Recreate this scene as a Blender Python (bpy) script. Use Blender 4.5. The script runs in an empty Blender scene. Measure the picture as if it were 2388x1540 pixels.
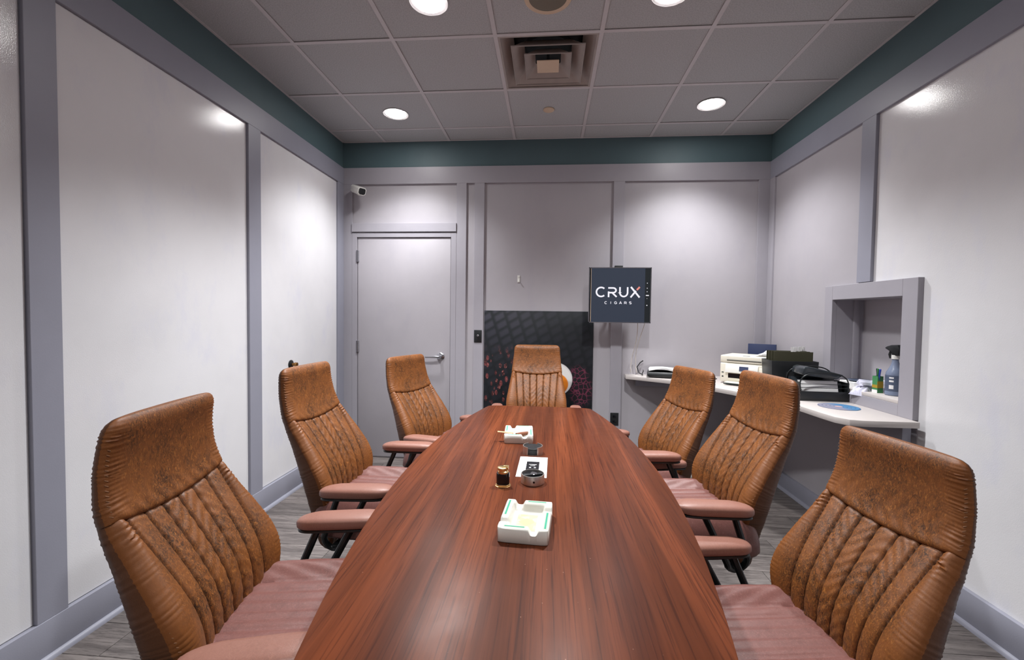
import bpy, bmesh, math, random
import numpy as np
from mathutils import Vector, Matrix
random.seed(7)
S = bpy.context.scene
COL = S.collection
PI = math.pi
R = math.radians
XL, XR, YB, YF, ZC = -2.25, 1.66, 0.275, -5.0, 3.0
T = 0.6096

# ------------------------------------------------------------------ camera
cam = bpy.data.cameras.new('camera')
co = bpy.data.objects.new('camera', cam)
COL.objects.link(co)
yaw, pitch, roll = 0.08238205, -0.03312092, 0.01277069
f = Vector((-math.sin(yaw) * math.cos(pitch), math.cos(yaw) * math.cos(pitch), math.sin(pitch)))
r = Vector((math.cos(yaw), math.sin(yaw), 0))
u = r.cross(f)
r2 = r * math.cos(roll) + u * math.sin(roll)
u2 = -r * math.sin(roll) + u * math.cos(roll)
M = Matrix((r2, u2, -f)).transposed().to_4x4()
M.translation = Vector((-0.27892, -3.77334, 1.38294))
co.matrix_world = M
cam.sensor_width = 36.0
cam.lens = 36.0 * 1015.966 / 2388
cam.clip_start = 0.02
S.camera = co

# ------------------------------------------------------------------ world, exposure
w = bpy.data.worlds.new('world')
S.world = w
w.use_nodes = True
w.node_tree.nodes['Background'].inputs[0].default_value = (0.6, 0.65, 0.75, 1)
w.node_tree.nodes['Background'].inputs[1].default_value = 0.02
S.view_settings.view_transform = 'Standard'
S.view_settings.look = 'None'
S.view_settings.gamma = 1.0
S.view_settings.use_curve_mapping = False
S.view_settings.exposure = 0.42
LAMP_W = 140.0
LAMP_COLOR = (0.96, 0.98, 1.0)
LAMP_CONE = 118
LAMP_BLEND = 1.0


# ------------------------------------------------------------------ material helpers
def srgb(r, g, b):
    def c(v):
        v /= 255.0
        return v / 12.92 if v <= 0.04045 else ((v + 0.055) / 1.055) ** 2.4
    return (c(r), c(g), c(b), 1.0)


class G:
    def __init__(s, name):
        s.m = bpy.data.materials.new(name)
        s.m.use_nodes = True
        s.t = s.m.node_tree
        s.b = s.t.nodes['Principled BSDF']
        s._tc = None

    def n(s, typ, **kw):
        nd = s.t.nodes.new(typ)
        for k, v in kw.items():
            setattr(nd, k, v)
        return nd

    def l(s, a, b):
        s.t.links.new(a, b)

    def put(s, sock, v):
        if isinstance(v, bpy.types.NodeSocket):
            s.l(v, sock)
        else:
            sock.default_value = v

    @property
    def tc(s):
        if s._tc is None:
            s._tc = s.n('ShaderNodeTexCoord').outputs['Object']
        return s._tc

    def map(s, scale=(1, 1, 1), loc=(0, 0, 0), rot=(0, 0, 0), vec=None):
        m = s.n('ShaderNodeMapping')
        s.l(vec or s.tc, m.inputs[0])
        m.inputs['Location'].default_value = loc
        m.inputs['Rotation'].default_value = rot
        m.inputs['Scale'].default_value = scale
        return m.outputs[0]

    def noise(s, scale, detail=3, rough=0.5, vec=None, dist=0.0):
        nd = s.n('ShaderNodeTexNoise')
        s.l(vec or s.tc, nd.inputs['Vector'])
        nd.inputs['Scale'].default_value = scale
        nd.inputs['Detail'].default_value = detail
        nd.inputs['Roughness'].default_value = rough
        nd.inputs['Distortion'].default_value = dist
        return nd.outputs['Fac']

    def voro(s, scale, vec=None, feature='F1', out='Distance', rnd=1.0):
        nd = s.n('ShaderNodeTexVoronoi', feature=feature)
        s.l(vec or s.tc, nd.inputs['Vector'])
        nd.inputs['Scale'].default_value = scale
        nd.inputs['Randomness'].default_value = rnd
        return nd.outputs[out]

    def math(s, op, a, b=0.0, c=None, clamp=False):
        nd = s.n('ShaderNodeMath', operation=op)
        nd.use_clamp = clamp
        s.put(nd.inputs[0], a)
        s.put(nd.inputs[1], b)
        if c is not None:
            s.put(nd.inputs[2], c)
        return nd.outputs[0]

    def step(s, v, a, b):
        nd = s.n('ShaderNodeMapRange')
        nd.clamp = True
        nd.interpolation_type = 'SMOOTHSTEP'
        s.put(nd.inputs['Value'], v)
        nd.inputs['From Min'].default_value = a
        nd.inputs['From Max'].default_value = b
        return nd.outputs[0]

    def mix(s, fac, a, b, mode='MIX'):
        nd = s.n('ShaderNodeMix', data_type='RGBA', blend_type=mode)
        s.put(nd.inputs[0], fac)
        s.put(nd.inputs[6], a)
        s.put(nd.inputs[7], b)
        return nd.outputs[2]

    def bump(s, h, strength=0.3, dist=0.002):
        nd = s.n('ShaderNodeBump')
        s.l(h, nd.inputs['Height'])
        nd.inputs['Strength'].default_value = strength
        nd.inputs['Distance'].default_value = dist
        s.l(nd.outputs[0], s.b.inputs['Normal'])

    def set(s, col=None, rough=None, metal=None, spec=None):
        if col is not None:
            s.put(s.b.inputs['Base Color'], col)
        if rough is not None:
            s.put(s.b.inputs['Roughness'], rough)
        if metal is not None:
            s.put(s.b.inputs['Metallic'], metal)
        if spec is not None:
            s.put(s.b.inputs['Specular IOR Level'], spec)
        return s.m


def plain(name, col, rough=0.5, metal=0.0, var=0.06, scale=30, spec=0.5, bump=0.0):
    g = G(name)
    n = g.noise(scale, 3)
    dark = tuple(c * (1 - var * 2.2) for c in col[:3]) + (1,)
    g.set(g.mix(n, dark, col), rough, metal, spec)
    if bump:
        g.bump(g.noise(scale * 4, 3), bump, 0.001)
    return g.m


def emit(name, col, strength):
    g = G(name)
    g.set((0, 0, 0, 1), 0.4)
    g.b.inputs['Emission Color'].default_value = col
    g.b.inputs['Emission Strength'].default_value = strength
    return g.m


def mat_paint(name, col, rough, smear, var=0.05, bump=0.12, bscale=140):
    g = G(name)
    n1 = g.noise(1.1, 4, 0.6)
    n2 = g.noise(5.0, 5, 0.65, g.map((1, 1, 0.5)))
    c2 = tuple(c * (1 - var * 3) for c in col[:3]) + (1,)
    c = g.mix(g.step(n1, 0.35, 0.7), col, c2)
    c = g.mix(g.math('MULTIPLY', g.step(n2, 0.5, 0.75), 0.35), c, smear)
    g.set(c, rough, 0, 0.5)
    g.bump(g.noise(bscale, 2, 0.5), bump, 0.002)
    return g.m


def mat_leather(name, base, dark, light, rough=0.42, fine=1.0):
    g = G(name)
    at = g.n('ShaderNodeAttribute', attribute_name='wear')
    wear = at.outputs['Fac']
    n1 = g.noise(8, 5, 0.65)
    n2 = g.noise(105 * fine, 9, 0.82, g.map((1, 1, 0.55)), 1.8)
    n3 = g.noise(85, 8, 0.8, g.map((1.3, 1, 0.5), (3, 1, 2)), 2.5)
    wm = g.math('MULTIPLY_ADD', wear, 0.86, 0.14)
    m = g.math('MULTIPLY', g.step(n2, 0.40, 0.58), g.math('MULTIPLY_ADD', g.step(n1, 0.35, 0.65), 0.75, 0.25))
    c = g.mix(g.math('MULTIPLY', m, wm), base, dark)
    l2 = g.math('MULTIPLY', g.step(n3, 0.52, 0.64), g.math('MULTIPLY_ADD', wear, 0.6, 0.1))
    c = g.mix(l2, c, light)
    cr = g.n('ShaderNodeAttribute', attribute_name='crease').outputs['Fac']
    c = g.mix(g.math('MULTIPLY', cr, 0.8), c, tuple(v * .35 for v in dark[:3]) + (1,))
    g.set(c, g.math('MULTIPLY_ADD', n2, 0.22, rough - 0.1), 0, 0.38)
    v = g.voro(420, feature='DISTANCE_TO_EDGE')
    h = g.math('MULTIPLY_ADD', g.step(v, 0.0, 0.12), 0.25, g.noise(60, 4, 0.6))
    g.bump(h, 0.22, 0.0015)
    return g.m


def mat_table():
    g = G('mahogany veneer')
    v1 = g.map((16, 0.5, 1))
    v2 = g.map((190, 3.2, 1))
    v3 = g.map((5, 0.25, 1), (2, 0, 0))
    a = g.noise(1.0, 5, 0.6, v1, 0.4)
    b = g.noise(1.0, 4, 0.6, v2)
    c = g.noise(1.0, 3, 0.5, v3)
    col = g.mix(g.step(a, 0.35, 0.7), srgb(80, 40, 23), srgb(112, 58, 34))
    col = g.mix(g.math('MULTIPLY', g.step(c, 0.45, 0.7), 0.55), col, srgb(58, 25, 18))
    col = g.mix(g.math('MULTIPLY', g.step(b, 0.5, 0.68), 0.6), col, srgb(46, 20, 14))
    sp = g.voro(38, feature='F1')
    spm = g.math('MULTIPLY', g.step(sp, 0.055, 0.03), g.step(g.noise(2.2, 2), 0.5, 0.62))
    col = g.mix(g.math('MULTIPLY', spm, 0.5), col, srgb(190, 150, 130))
    haze = g.noise(4, 4, 0.6)
    g.set(col, g.math('MULTIPLY_ADD', g.step(haze, 0.35, 0.7), 0.06, 0.33), 0, 0.09)
    g.bump(b, 0.05, 0.001)
    return g.m


def mat_plank(i):
    g = G('grey vinyl plank')
    oi = g.n('ShaderNodeObjectInfo').outputs['Random']
    mp = g.n('ShaderNodeMapping')
    g.l(g.tc, mp.inputs[0])
    cb = g.n('ShaderNodeCombineXYZ')
    g.l(g.math('MULTIPLY', oi, 37.0), cb.inputs[0])
    g.l(g.math('MULTIPLY', oi, 11.0), cb.inputs[1])
    g.l(cb.outputs[0], mp.inputs['Location'])
    mp.inputs['Scale'].default_value = (2.2, 26, 1)
    a = g.noise(1.0, 6, 0.65, mp.outputs[0], 0.8)
    b = g.noise(6.0, 5, 0.7, mp.outputs[0], 0.4)
    col = g.mix(g.step(a, 0.3, 0.7), srgb(86, 79, 77), srgb(126, 118, 114))
    col = g.mix(g.math('MULTIPLY', g.step(b, 0.48, 0.66), 0.7), col, srgb(60, 54, 52))
    hv = g.n('ShaderNodeHueSaturation')
    g.l(col, hv.inputs['Color'])
    g.l(g.math('MULTIPLY_ADD', oi, 0.35, 0.8), hv.inputs['Value'])
    g.set(hv.outputs[0], 0.45, 0, 0.4)
    g.bump(b, 0.12, 0.001)
    return g.m


def mat_tile():
    g = G('acoustic tile')
    a = g.noise(160, 4, 0.7)
    b = g.noise(2.0, 3, 0.5)
    col = g.mix(g.step(a, 0.35, 0.65), srgb(168, 169, 170), srgb(192, 193, 194))
    col = g.mix(g.math('MULTIPLY', b, 0.25), col, srgb(170, 164, 164))
    g.set(col, 0.9, 0, 0.2)
    g.bump(a, 0.35, 0.002)
    return g.m


def mat_poster():
    """flat printed picture: dark leaf rows, coffee beans, a white cup, a pink fern (object coords: x right, z up, metres)"""
    g = G('poster print')
    sep = g.n('ShaderNodeSeparateXYZ')
    g.l(g.tc, sep.inputs[0])
    X, Z = sep.outputs[0], sep.outputs[2]
    # slanted leaf rows
    rv = g.map((1, 1, 1), (0, 0, 0), (0, R(17), 0))
    sr = g.n('ShaderNodeSeparateXYZ')
    g.l(rv, sr.inputs[0])
    rx = g.math('MULTIPLY', sr.outputs[0], 8.5)
    rz = g.math('MULTIPLY', sr.outputs[2], 13.0)
    fx = g.math('FRACT', g.math('ADD', rx, 50.3))
    row = g.math('FLOOR', g.math('ADD', rx, 50.3))
    fz = g.math('FRACT', g.math('ADD', g.math('ADD', rz, g.math('MULTIPLY', row, 0.37)), g.math('MULTIPLY', fx, -0.35)))
    ex = g.math('MULTIPLY', g.step(fx, 0.02, 0.30), g.step(fx, 1.0, 0.82))
    ez = g.math('MULTIPLY', g.step(fz, 0.0, 0.3), g.step(fz, 1.0, 0.6))
    scale = g.math('MULTIPLY', ex, ez)
    fade = g.math('MULTIPLY', g.step(X, 0.35, -0.45), g.step(Z, -0.35, 0.35))
    lf = g.math('MULTIPLY', scale, g.math('MULTIPLY_ADD', fade, 0.85, 0.18))
    col = g.mix(lf, srgb(20, 24, 28), srgb(62, 60, 72))
    col = g.mix(g.math('MULTIPLY', g.noise(9, 3), 0.25), col, srgb(26, 30, 34))
    # beans
    vb = g.map((1.9, 1, 1.0), (0, 0, 0), (0, R(-30), 0), g.map((1, 0.001, 1)))
    d = g.voro(15, vb, 'F1')
    rnd = g.n('ShaderNodeSeparateColor')
    vc = g.n('ShaderNodeTexVoronoi', feature='F1')
    g.l(vb, vc.inputs['Vector'])
    vc.inputs['Scale'].default_value = 15
    g.l(vc.outputs['Color'], rnd.inputs[0])
    bm = g.math('MULTIPLY', g.step(d, 0.46, 0.36), g.step(rnd.outputs[0], 0.18, 0.26))
    bm = g.math('MULTIPLY', bm, g.math('MULTIPLY', g.step(X, -0.16, -0.28), g.math('MULTIPLY', g.step(Z, -0.18, -0.34), g.step(Z, -0.80, -0.66))))
    bc = g.mix(rnd.outputs[1], srgb(44, 22, 24), srgb(120, 58, 58))
    bc = g.mix(g.math('MULTIPLY', g.step(g.noise(70, 4, 0.7), 0.5, 0.66), 0.75), bc, srgb(196, 118, 112))
    col = g.mix(g.math('MULTIPLY', bm, 0.85), col, bc)

    # fern, lower right
    def disc(cx, cz, rr, k=1.0, soft=0.01):
        dx = g.math('SUBTRACT', X, cx)
        dz = g.math('MULTIPLY', g.math('SUBTRACT', Z, cz), k)
        dd = g.math('SQRT', g.math('ADD', g.math('MULTIPLY', dx, dx), g.math('MULTIPLY', dz, dz)))
        return g.step(dd, rr + soft, rr - soft)
    fern = g.math('MAXIMUM', disc(0.38, -0.46, 0.08, 1.0, 0.03), disc(0.40, -0.60, 0.10, 0.75, 0.03))
    wv = g.voro(26, g.map((1, 1, 1)), 'DISTANCE_TO_EDGE')
    ln = g.math('MULTIPLY', g.step(wv, 0.10, 0.03), fern)
    col = g.mix(g.math('MULTIPLY', fern, 0.8), col, srgb(38, 30, 36))
    col = g.mix(g.math('MULTIPLY', ln, 0.6), col, srgb(140, 62, 88))
    # cup and tea
    col = g.mix(disc(0.165, -0.50, 0.155, 1.0, 0.004), col, srgb(226, 220, 218))
    col = g.mix(disc(0.165, -0.50, 0.142, 1.0, 0.006), col, srgb(240, 236, 232))
    tea = disc(0.165, -0.545, 0.118, 1.15, 0.006)
    tc = g.mix(g.step(Z, -0.66, -0.54), srgb(150, 66, 28), srgb(246, 140, 40))
    col = g.mix(tea, col, tc)
    g.set(col, 0.45, 0, 0.4)
    return g.m


def mat_rings():
    g = G('mouse mat print')
    sep = g.n('ShaderNodeSeparateXYZ')
    g.l(g.tc, sep.inputs[0])
    X, Y = sep.outputs[0], sep.outputs[1]
    rr = g.math('SQRT', g.math('ADD', g.math('MULTIPLY', X, X), g.math('MULTIPLY', Y, Y)))
    col = g.mix(g.step(g.math('ADD', X, g.math('MULTIPLY', g.noise(30, 3), 0.08)), 0.0, 0.08), srgb(128, 126, 142), srgb(62, 116, 158))
    rings = g.math('SINE', g.math('MULTIPLY', rr, 330.0))
    col = g.mix(g.math('MULTIPLY', g.step(rings, 0.55, 0.85), 0.6), col, srgb(55, 68, 100))
    col = g.mix(g.step(rr, 0.022, 0.016), col, srgb(186, 150, 146))
    g.set(col, 0.7)
    return g.m


MT = {}
MT['board'] = mat_paint('white marker board paint', srgb(226, 224, 226), 0.13, srgb(205, 205, 222), 0.03, 0.16, 260)
MT['grey'] = mat_paint('grey wall paint', srgb(172, 167, 172), 0.5, srgb(160, 155, 164), 0.03, 0.12, 200)
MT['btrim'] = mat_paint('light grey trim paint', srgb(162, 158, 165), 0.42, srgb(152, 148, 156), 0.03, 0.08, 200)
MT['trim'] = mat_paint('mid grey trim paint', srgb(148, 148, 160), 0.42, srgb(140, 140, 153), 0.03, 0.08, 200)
MT['teal'] = mat_paint('dark teal paint', srgb(82, 104, 109), 0.55, srgb(76, 97, 102), 0.03, 0.12, 200)
MT['tile'] = mat_tile()
MT['grid'] = plain('ceiling grid metal', srgb(204, 199, 200), 0.5, 0.0, 0.04)
MT['plenum'] = plain('dark plenum', srgb(40, 38, 38), 0.9)
MT['plank'] = mat_plank(0)
MT['gap'] = plain('plank gap', srgb(40, 37, 36), 0.9)
MT['table'] = mat_table()
MT['tedge'] = plain('dark table edge', srgb(52, 26, 20), 0.35)
MT['back'] = mat_leather('tan distressed leather', srgb(122, 71, 31), srgb(48, 30, 16), srgb(178, 114, 54), 0.48)
MT['arm'] = mat_leather('pale reddish leather', srgb(140, 97, 84), srgb(106, 71, 60), srgb(166, 124, 106), 0.36)
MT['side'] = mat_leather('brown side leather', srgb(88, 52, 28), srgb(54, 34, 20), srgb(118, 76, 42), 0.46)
MT['seat'] = mat_leather('reddish brown leather', srgb(114, 74, 68), srgb(80, 51, 47), srgb(152, 110, 102), 0.36)
MT['shell'] = plain('dark brown leather', srgb(64, 40, 28), 0.5, 0, 0.1, 40, 0.4, 0.2)
MT['stitch'] = plain('pale thread', srgb(128, 88, 58), 0.8)
MT['black'] = plain('black plastic', srgb(28, 30, 32), 0.38, 0, 0.05)
MT['steelb'] = plain('black painted steel', srgb(30, 33, 34), 0.35, 0.2, 0.05)
MT['chrome'] = plain('brushed chrome', srgb(190, 190, 195), 0.25, 1.0, 0.05)
MT['steel'] = plain('stainless steel', srgb(214, 208, 202), 0.36, 1.0, 0.05)
MT['gold'] = plain('polished gold', srgb(246, 214, 156), 0.28, 1.0, 0.03)
MT['lacq'] = plain('black lacquer', srgb(16, 18, 22), 0.14, 0, 0.03)
MT['porc'] = plain('white porcelain', srgb(216, 213, 204), 0.16, 0, 0.01)
MT['green'] = plain('green glaze', srgb(70, 160, 132), 0.25, 0, 0.06)
MT['pale'] = plain('pale green glaze', srgb(176, 190, 172), 0.25, 0, 0.03)
MT['white'] = plain('white plastic', srgb(222, 220, 214), 0.4, 0, 0.03)
MT['paper'] = plain('white paper', srgb(234, 232, 230), 0.7, 0, 0.02)
MT['counter'] = plain('light grey laminate', srgb(196, 188, 184), 0.35, 0, 0.03)
MT['dgrey'] = mat_paint('shadow grey paint', srgb(120, 118, 122), 0.5, srgb(110, 108, 114), 0.03)
MT['cream'] = plain('cream plastic', srgb(228, 222, 206), 0.4, 0, 0.02)
MT['navy'] = plain('navy card', srgb(34, 46, 82), 0.5, 0, 0.06)
MT['olive'] = plain('olive card', srgb(66, 64, 44), 0.7, 0, 0.1)
MT['smoke'] = plain('smoked plastic', srgb(50, 54, 58), 0.12, 0, 0.1)
MT['blue'] = plain('blue plastic', srgb(32, 70, 176), 0.35)
MT['grn'] = plain('green card', srgb(70, 136, 84), 0.5)
MT['yel'] = plain('mustard card', srgb(176, 144, 44), 0.5)
MT['red'] = plain('red plastic', srgb(190, 52, 44), 0.4)
MT['cloth'] = plain('white terry cloth', srgb(214, 212, 228), 0.95, 0, 0.08, 60, 0.2, 0.6)
MT['bottle'] = plain('grey blue bottle', srgb(118, 128, 150), 0.25, 0.0, 0.06)
MT['label'] = plain('slate label', srgb(86, 96, 118), 0.4, 0, 0.15, 80)
MT['brass'] = plain('aged brass', srgb(150, 110, 66), 0.3, 1.0, 0.08)
MT['poster'] = mat_poster()
MT['rings'] = mat_rings()
MT['screen'] = emit('screen slate glow', srgb(42, 49, 63), 0.9)
MT['slet'] = emit('screen white glow', srgb(226, 224, 232), 0.9)
MT['spink'] = emit('screen salmon glow', srgb(214, 130, 118), 0.9)
MT['sdark'] = emit('screen side bar glow', srgb(18, 24, 28), 0.8)
MT['lens'] = emit('lamp lens glow', (1.0, 0.98, 0.97, 1), 52.0)
MT['duct'] = plain('dark duct', srgb(30, 38, 40), 0.8)
MT['vent'] = plain('dusty white vent metal', srgb(176, 166, 160), 0.5, 0, 0.12, 14)
MT['beige'] = plain('beige plate', srgb(214, 190, 164), 0.5, 0, 0.03)
MT['mesh'] = plain('speaker mesh', srgb(120, 112, 98), 0.7, 0, 0.1, 300)
MT['ash'] = plain('cigar ash', srgb(206, 200, 190), 0.9, 0, 0.25, 60)
MT['cigar'] = plain('tobacco leaf', srgb(120, 66, 36), 0.7, 0, 0.2, 60)
MT['wood'] = plain('thin cedar', srgb(222, 160, 120), 0.6, 0, 0.1)
MT['cord'] = plain('black rubber', srgb(22, 22, 24), 0.5)
MT['wcord'] = plain('off white cable', srgb(206, 196, 186), 0.5)


def mat_tileprint():
    g = G('pale ashtray print')
    a = g.voro(55, feature='F1', out='Color')
    col = g.mix(0.86, a, srgb(186, 182, 146))
    sep = g.n('ShaderNodeSeparateXYZ')
    g.l(g.tc, sep.inputs[0])
    d = g.math('ADD', g.math('ABSOLUTE', sep.outputs[0]), g.math('ABSOLUTE', sep.outputs[1]))
    col = g.mix(g.step(d, 0.026, 0.024), col, srgb(206, 190, 140))
    g.set(col, 0.25)
    return g.m


MT['tprint'] = mat_tileprint()


# ------------------------------------------------------------------ geometry helpers
class MB:
    def __init__(s):
        s.v = []
        s.f = []

    def add(s, verts, faces):
        o = len(s.v)
        s.v += [tuple(p) for p in verts]
        s.f += [tuple(i + o for i in q) for q in faces]
        return s

    def box(s, x0, x1, y0, y1, z0, z1, M=None):
        vs = [(x0, y0, z0), (x1, y0, z0), (x1, y1, z0), (x0, y1, z0), (x0, y0, z1), (x1, y0, z1), (x1, y1, z1), (x0, y1, z1)]
        if M is not None:
            vs = [M @ Vector(p) for p in vs]
        return s.add(vs, [(0, 3, 2, 1), (4, 5, 6, 7), (0, 1, 5, 4), (1, 2, 6, 5), (2, 3, 7, 6), (3, 0, 4, 7)])

    def lathe(s, prof, n=32, c=(0, 0, 0), M=None):
        vs = []
        for (rr, z) in prof:
            for k in range(n):
                a = 2 * PI * k / n
                p = Vector((c[0] + rr * math.cos(a), c[1] + rr * math.sin(a), c[2] + z))
                vs.append(M @ p if M is not None else p)
        fs = []
        for i in range(len(prof) - 1):
            for k in range(n):
                k2 = (k + 1) % n
                fs.append((i * n + k, i * n + k2, (i + 1) * n + k2, (i + 1) * n + k))
        fs.append(tuple(range(n))[::-1])
        fs.append(tuple((len(prof) - 1) * n + k for k in range(n)))
        return s.add(vs, fs)

    def tube(s, pts, rad, n=8, closed=False):
        pts = [Vector(p) for p in pts]
        m = len(pts)
        vs = []
        up = None
        for i, p in enumerate(pts):
            a = pts[i - 1] if (i > 0 or closed) else p
            b = pts[(i + 1) % m] if (i < m - 1 or closed) else p
            t = (b - a).normalized()
            if up is None:
                up = Vector((0, 0, 1)) if abs(t.z) < 0.9 else Vector((1, 0, 0))
            x = t.cross(up)
            if x.length < 1e-5:
                x = t.cross(Vector((0, 1, 0)))
            x.normalize()
            y = x.cross(t).normalized()
            up = y
            rr = rad[i] if isinstance(rad, (list, tuple)) else rad
            for k in range(n):
                an = 2 * PI * k / n
                vs.append(p + x * rr * math.cos(an) + y * rr * math.sin(an))
        fs = []
        for i in range(m if closed else m - 1):
            j = (i + 1) % m
            for k in range(n):
                k2 = (k + 1) % n
                fs.append((i * n + k, i * n + k2, j * n + k2, j * n + k))
        if not closed:
            fs.append(tuple(range(n))[::-1])
            fs.append(tuple((m - 1) * n + k for k in range(n)))
        return s.add(vs, fs)

    def prism(s, poly, z0, z1, M=None):
        n = len(poly)
        vs = [Vector((p[0], p[1], z0)) for p in poly] + [Vector((p[0], p[1], z1)) for p in poly]
        if M is not None:
            vs = [M @ p for p in vs]
        fs = [tuple(range(n))[::-1], tuple(range(n, 2 * n))]
        for i in range(n):
            j = (i + 1) % n
            fs.append((i, j, n + j, n + i))
        return s.add(vs, fs)

    def build(s, name, mat, parent=None, bevel=0.0, seg=2, smooth=False, loc=None, ang=35):
        me = bpy.data.meshes.new(name)
        me.from_pydata(s.v, [], s.f)
        bm = bmesh.new()
        bm.from_mesh(me)
        bmesh.ops.recalc_face_normals(bm, faces=bm.faces)
        if bevel:
            es = [e for e in bm.edges if len(e.link_faces) == 2 and e.calc_face_angle(0) > R(30)]
            bmesh.ops.bevel(bm, geom=es, offset=bevel, segments=seg, affect='EDGES', profile=0.5, clamp_overlap=True)
        bm.to_mesh(me)
        bm.free()
        if smooth or bevel:
            me.polygons.foreach_set('use_smooth', [True] * len(me.polygons))
            try:
                me.set_sharp_from_angle(angle=R(ang))
            except Exception:
                pass
        me.materials.append(MT[mat])
        o = bpy.data.objects.new(name, me)
        COL.objects.link(o)
        if parent is not None:
            o.parent = parent
        if loc is not None:
            o.location = loc
        return o


def tag(o, label=None, cat=None, group=None, kind=None):
    if label:
        o['label'] = label
    if cat:
        o['category'] = cat
    if group:
        o['group'] = group
    if kind:
        o['kind'] = kind
    return o


def thing(name, label, cat, loc=(0, 0, 0), rz=0.0, group=None):
    o = bpy.data.objects.new(name, None)
    COL.objects.link(o)
    o.empty_display_size = 0.1
    o.location = loc
    o.rotation_euler = (0, 0, rz)
    return tag(o, label, cat, group)


def struct(name, mb, mat, **k):
    return tag(mb.build(name, mat, **k), kind='structure')


def copy_tree(o, parent=None):
    c = o.copy()
    COL.objects.link(c)
    if parent is not None:
        c.parent = parent
    for ch in list(o.children):
        copy_tree(ch, c)
    return c


def B(*a):
    return MB().box(*a)


# ================================================================== ROOM
floor = struct('floor', B(XL - .1, XR + .6, YF - .1, YB + .1, -0.1, -0.006), 'gap')
PW, PL = 0.178, 1.22
pk = MB().box(-PL / 2 + .0012, PL / 2 - .0012, -PW / 2 + .0012, PW / 2 - .0012, -0.006, 0.0)
pm = {}


def plank(x0, x1, yc):
    key = round(x1 - x0, 3)
    L = x1 - x0
    if key not in pm:
        o = B(-L / 2 + .0012, L / 2 - .0012, -PW / 2 + .0012, PW / 2 - .0012, -0.006, 0.0).build('plank', 'plank', floor)
        pm[key] = o
    else:
        o = pm[key].copy()
        COL.objects.link(o)
    o.location = ((x0 + x1) / 2, yc, 0)


yy = YB - PW / 2
row = 0
while yy > YF:
    x = XL - [0.0, 0.74, 0.31, 1.02, 0.5][row % 5]
    while x < XR:
        a, b = max(x, XL), min(x + PL, XR)
        if b - a > 0.03:
            plank(a, b, yy)
        x += PL
    yy -= PW
    row += 1

ceiling = struct('ceiling', B(XL - .1, XR + .1, YF - .1, YB + .1, ZC + .12, ZC + .2), 'plenum')
xs = [XL] + [i * T for i in range(-3, 3)] + [XR]
ys = [YB] + [-j * T for j in range(0, 9)] + [YF]
tm = {}
for i in range(len(xs) - 1):
    for j in range(len(ys) - 1):
        x0, x1, y1, y0 = xs[i], xs[i + 1], ys[j], ys[j + 1]
        if abs(x0 + T) < .01 and abs(y1 + T) < .01:
            continue
        key = (round(x1 - x0, 3), round(y1 - y0, 3))
        if key not in tm:
            a, b = (x1 - x0) / 2 - .008, (y1 - y0) / 2 - .008
            o = B(-a, a, -b, b, 0, .016).build('ceiling_tile', 'tile', ceiling, bevel=.003, seg=1)
            tm[key] = o
        else:
            o = tm[key].copy()
            COL.objects.link(o)
        o.location = ((x0 + x1) / 2, (y0 + y1) / 2, ZC + .003 + random.uniform(-.001, .002))
for xg in xs[1:-1]:
    B(xg - .012, xg + .012, YF, YB, ZC - .002, ZC + .002).build('grid_bar', 'grid', ceiling)
for i in range(len(xs) - 1):
    for yg in ys[1:-1]:
        B(xs[i] + .012, xs[i + 1] - .012, yg - .012, yg + .012, ZC - .0015, ZC + .0022).build('grid_bar', 'grid', ceiling)
for a in ((XL, XL + .02, YF, YB), (XR - .02, XR, YF, YB), (XL, XR, YB - .02, YB)):
    B(*a, ZC - .001, ZC + .0025).build('edge_angle', 'grid', ceiling)

ZT, ZR, BT = 2.76, 2.605, 0.158      # underside of teal band, underside of top rail, top of baseboard
P = 0.02                             # trim boards stand this proud

# ---- back wall
wb = struct('wall_back', B(XL - .1, XR + .1, YB, YB + .1, 0, ZC + .12), 'grey')


def bb(name, x0, x1, z0, z1, p=P, mat='btrim', parent=wb):
    return B(x0, x1, YB - p, YB, z0, z1).build(name, mat, parent, bevel=.0015, seg=1)


bb('upper_band', XL, XR, ZT, ZC, .004, 'teal')
bb('rail', XL, XR, ZR, ZT)
bb('stile', XL, -2.148, 0, ZR)
bb('stile', -1.143, -1.05, 0, ZR)
bb('stile', -.974, -.882, 0, ZR)
bb('stile', .294, .394, 0.13, ZR)
bb('stile', 1.548, XR, 0.13, ZR)
bb('header_board', -2.148, -1.143, 2.157, 2.238, .032)
bb('door_casing', -2.148, -2.1, 0, 2.152, .022)
bb('door_casing', -1.193, -1.143, 0, 2.152, .022)
bb('door_casing', -2.1, -1.193, 2.108, 2.152, .022)
for a, b in ((-.882, XR),):
    bbd = struct('baseboard_back', B(a, b, YB - .024, YB, 0, .14), 'trim', bevel=.002)

door = struct('door_1', B(-2.095, -1.198, YB - .010, YB - .0005, .012, 2.103), 'grey', bevel=.0015)
dh = MB()
Mh = Matrix.Translation((-1.285, YB - .010, .988)) @ Matrix.Rotation(R(90), 4, 'X')
dh.lathe([(.037, 0), (.037, .006), (.030, .012), (.016, .014), (.014, .05), (.010, .056)], 24, M=Mh)
dh.tube([(-1.285, YB - .055, .988), (-1.305, YB - .064, .988), (-1.34, YB - .066, .986), (-1.42, YB - .064, .984)], [.012, .012, .010, .008], 10)
dh.build('door_handle', 'chrome', door, smooth=True)
for hz in (1.93, 1.07, .25):
    h = MB().tube([(-2.098, YB - .024, hz - .055), (-2.098, YB - .024, hz + .055)], .008, 10)
    h.box(-2.096, -2.083, YB - .020, YB - .009, hz - .052, hz + .052)
    h.build('hinge', 'chrome', door, smooth=True)

# ---- left wall
wl = struct('wall_left', B(XL - .1, XL, YF - .1, YB + .1, 0, ZC + .12), 'board')


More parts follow.
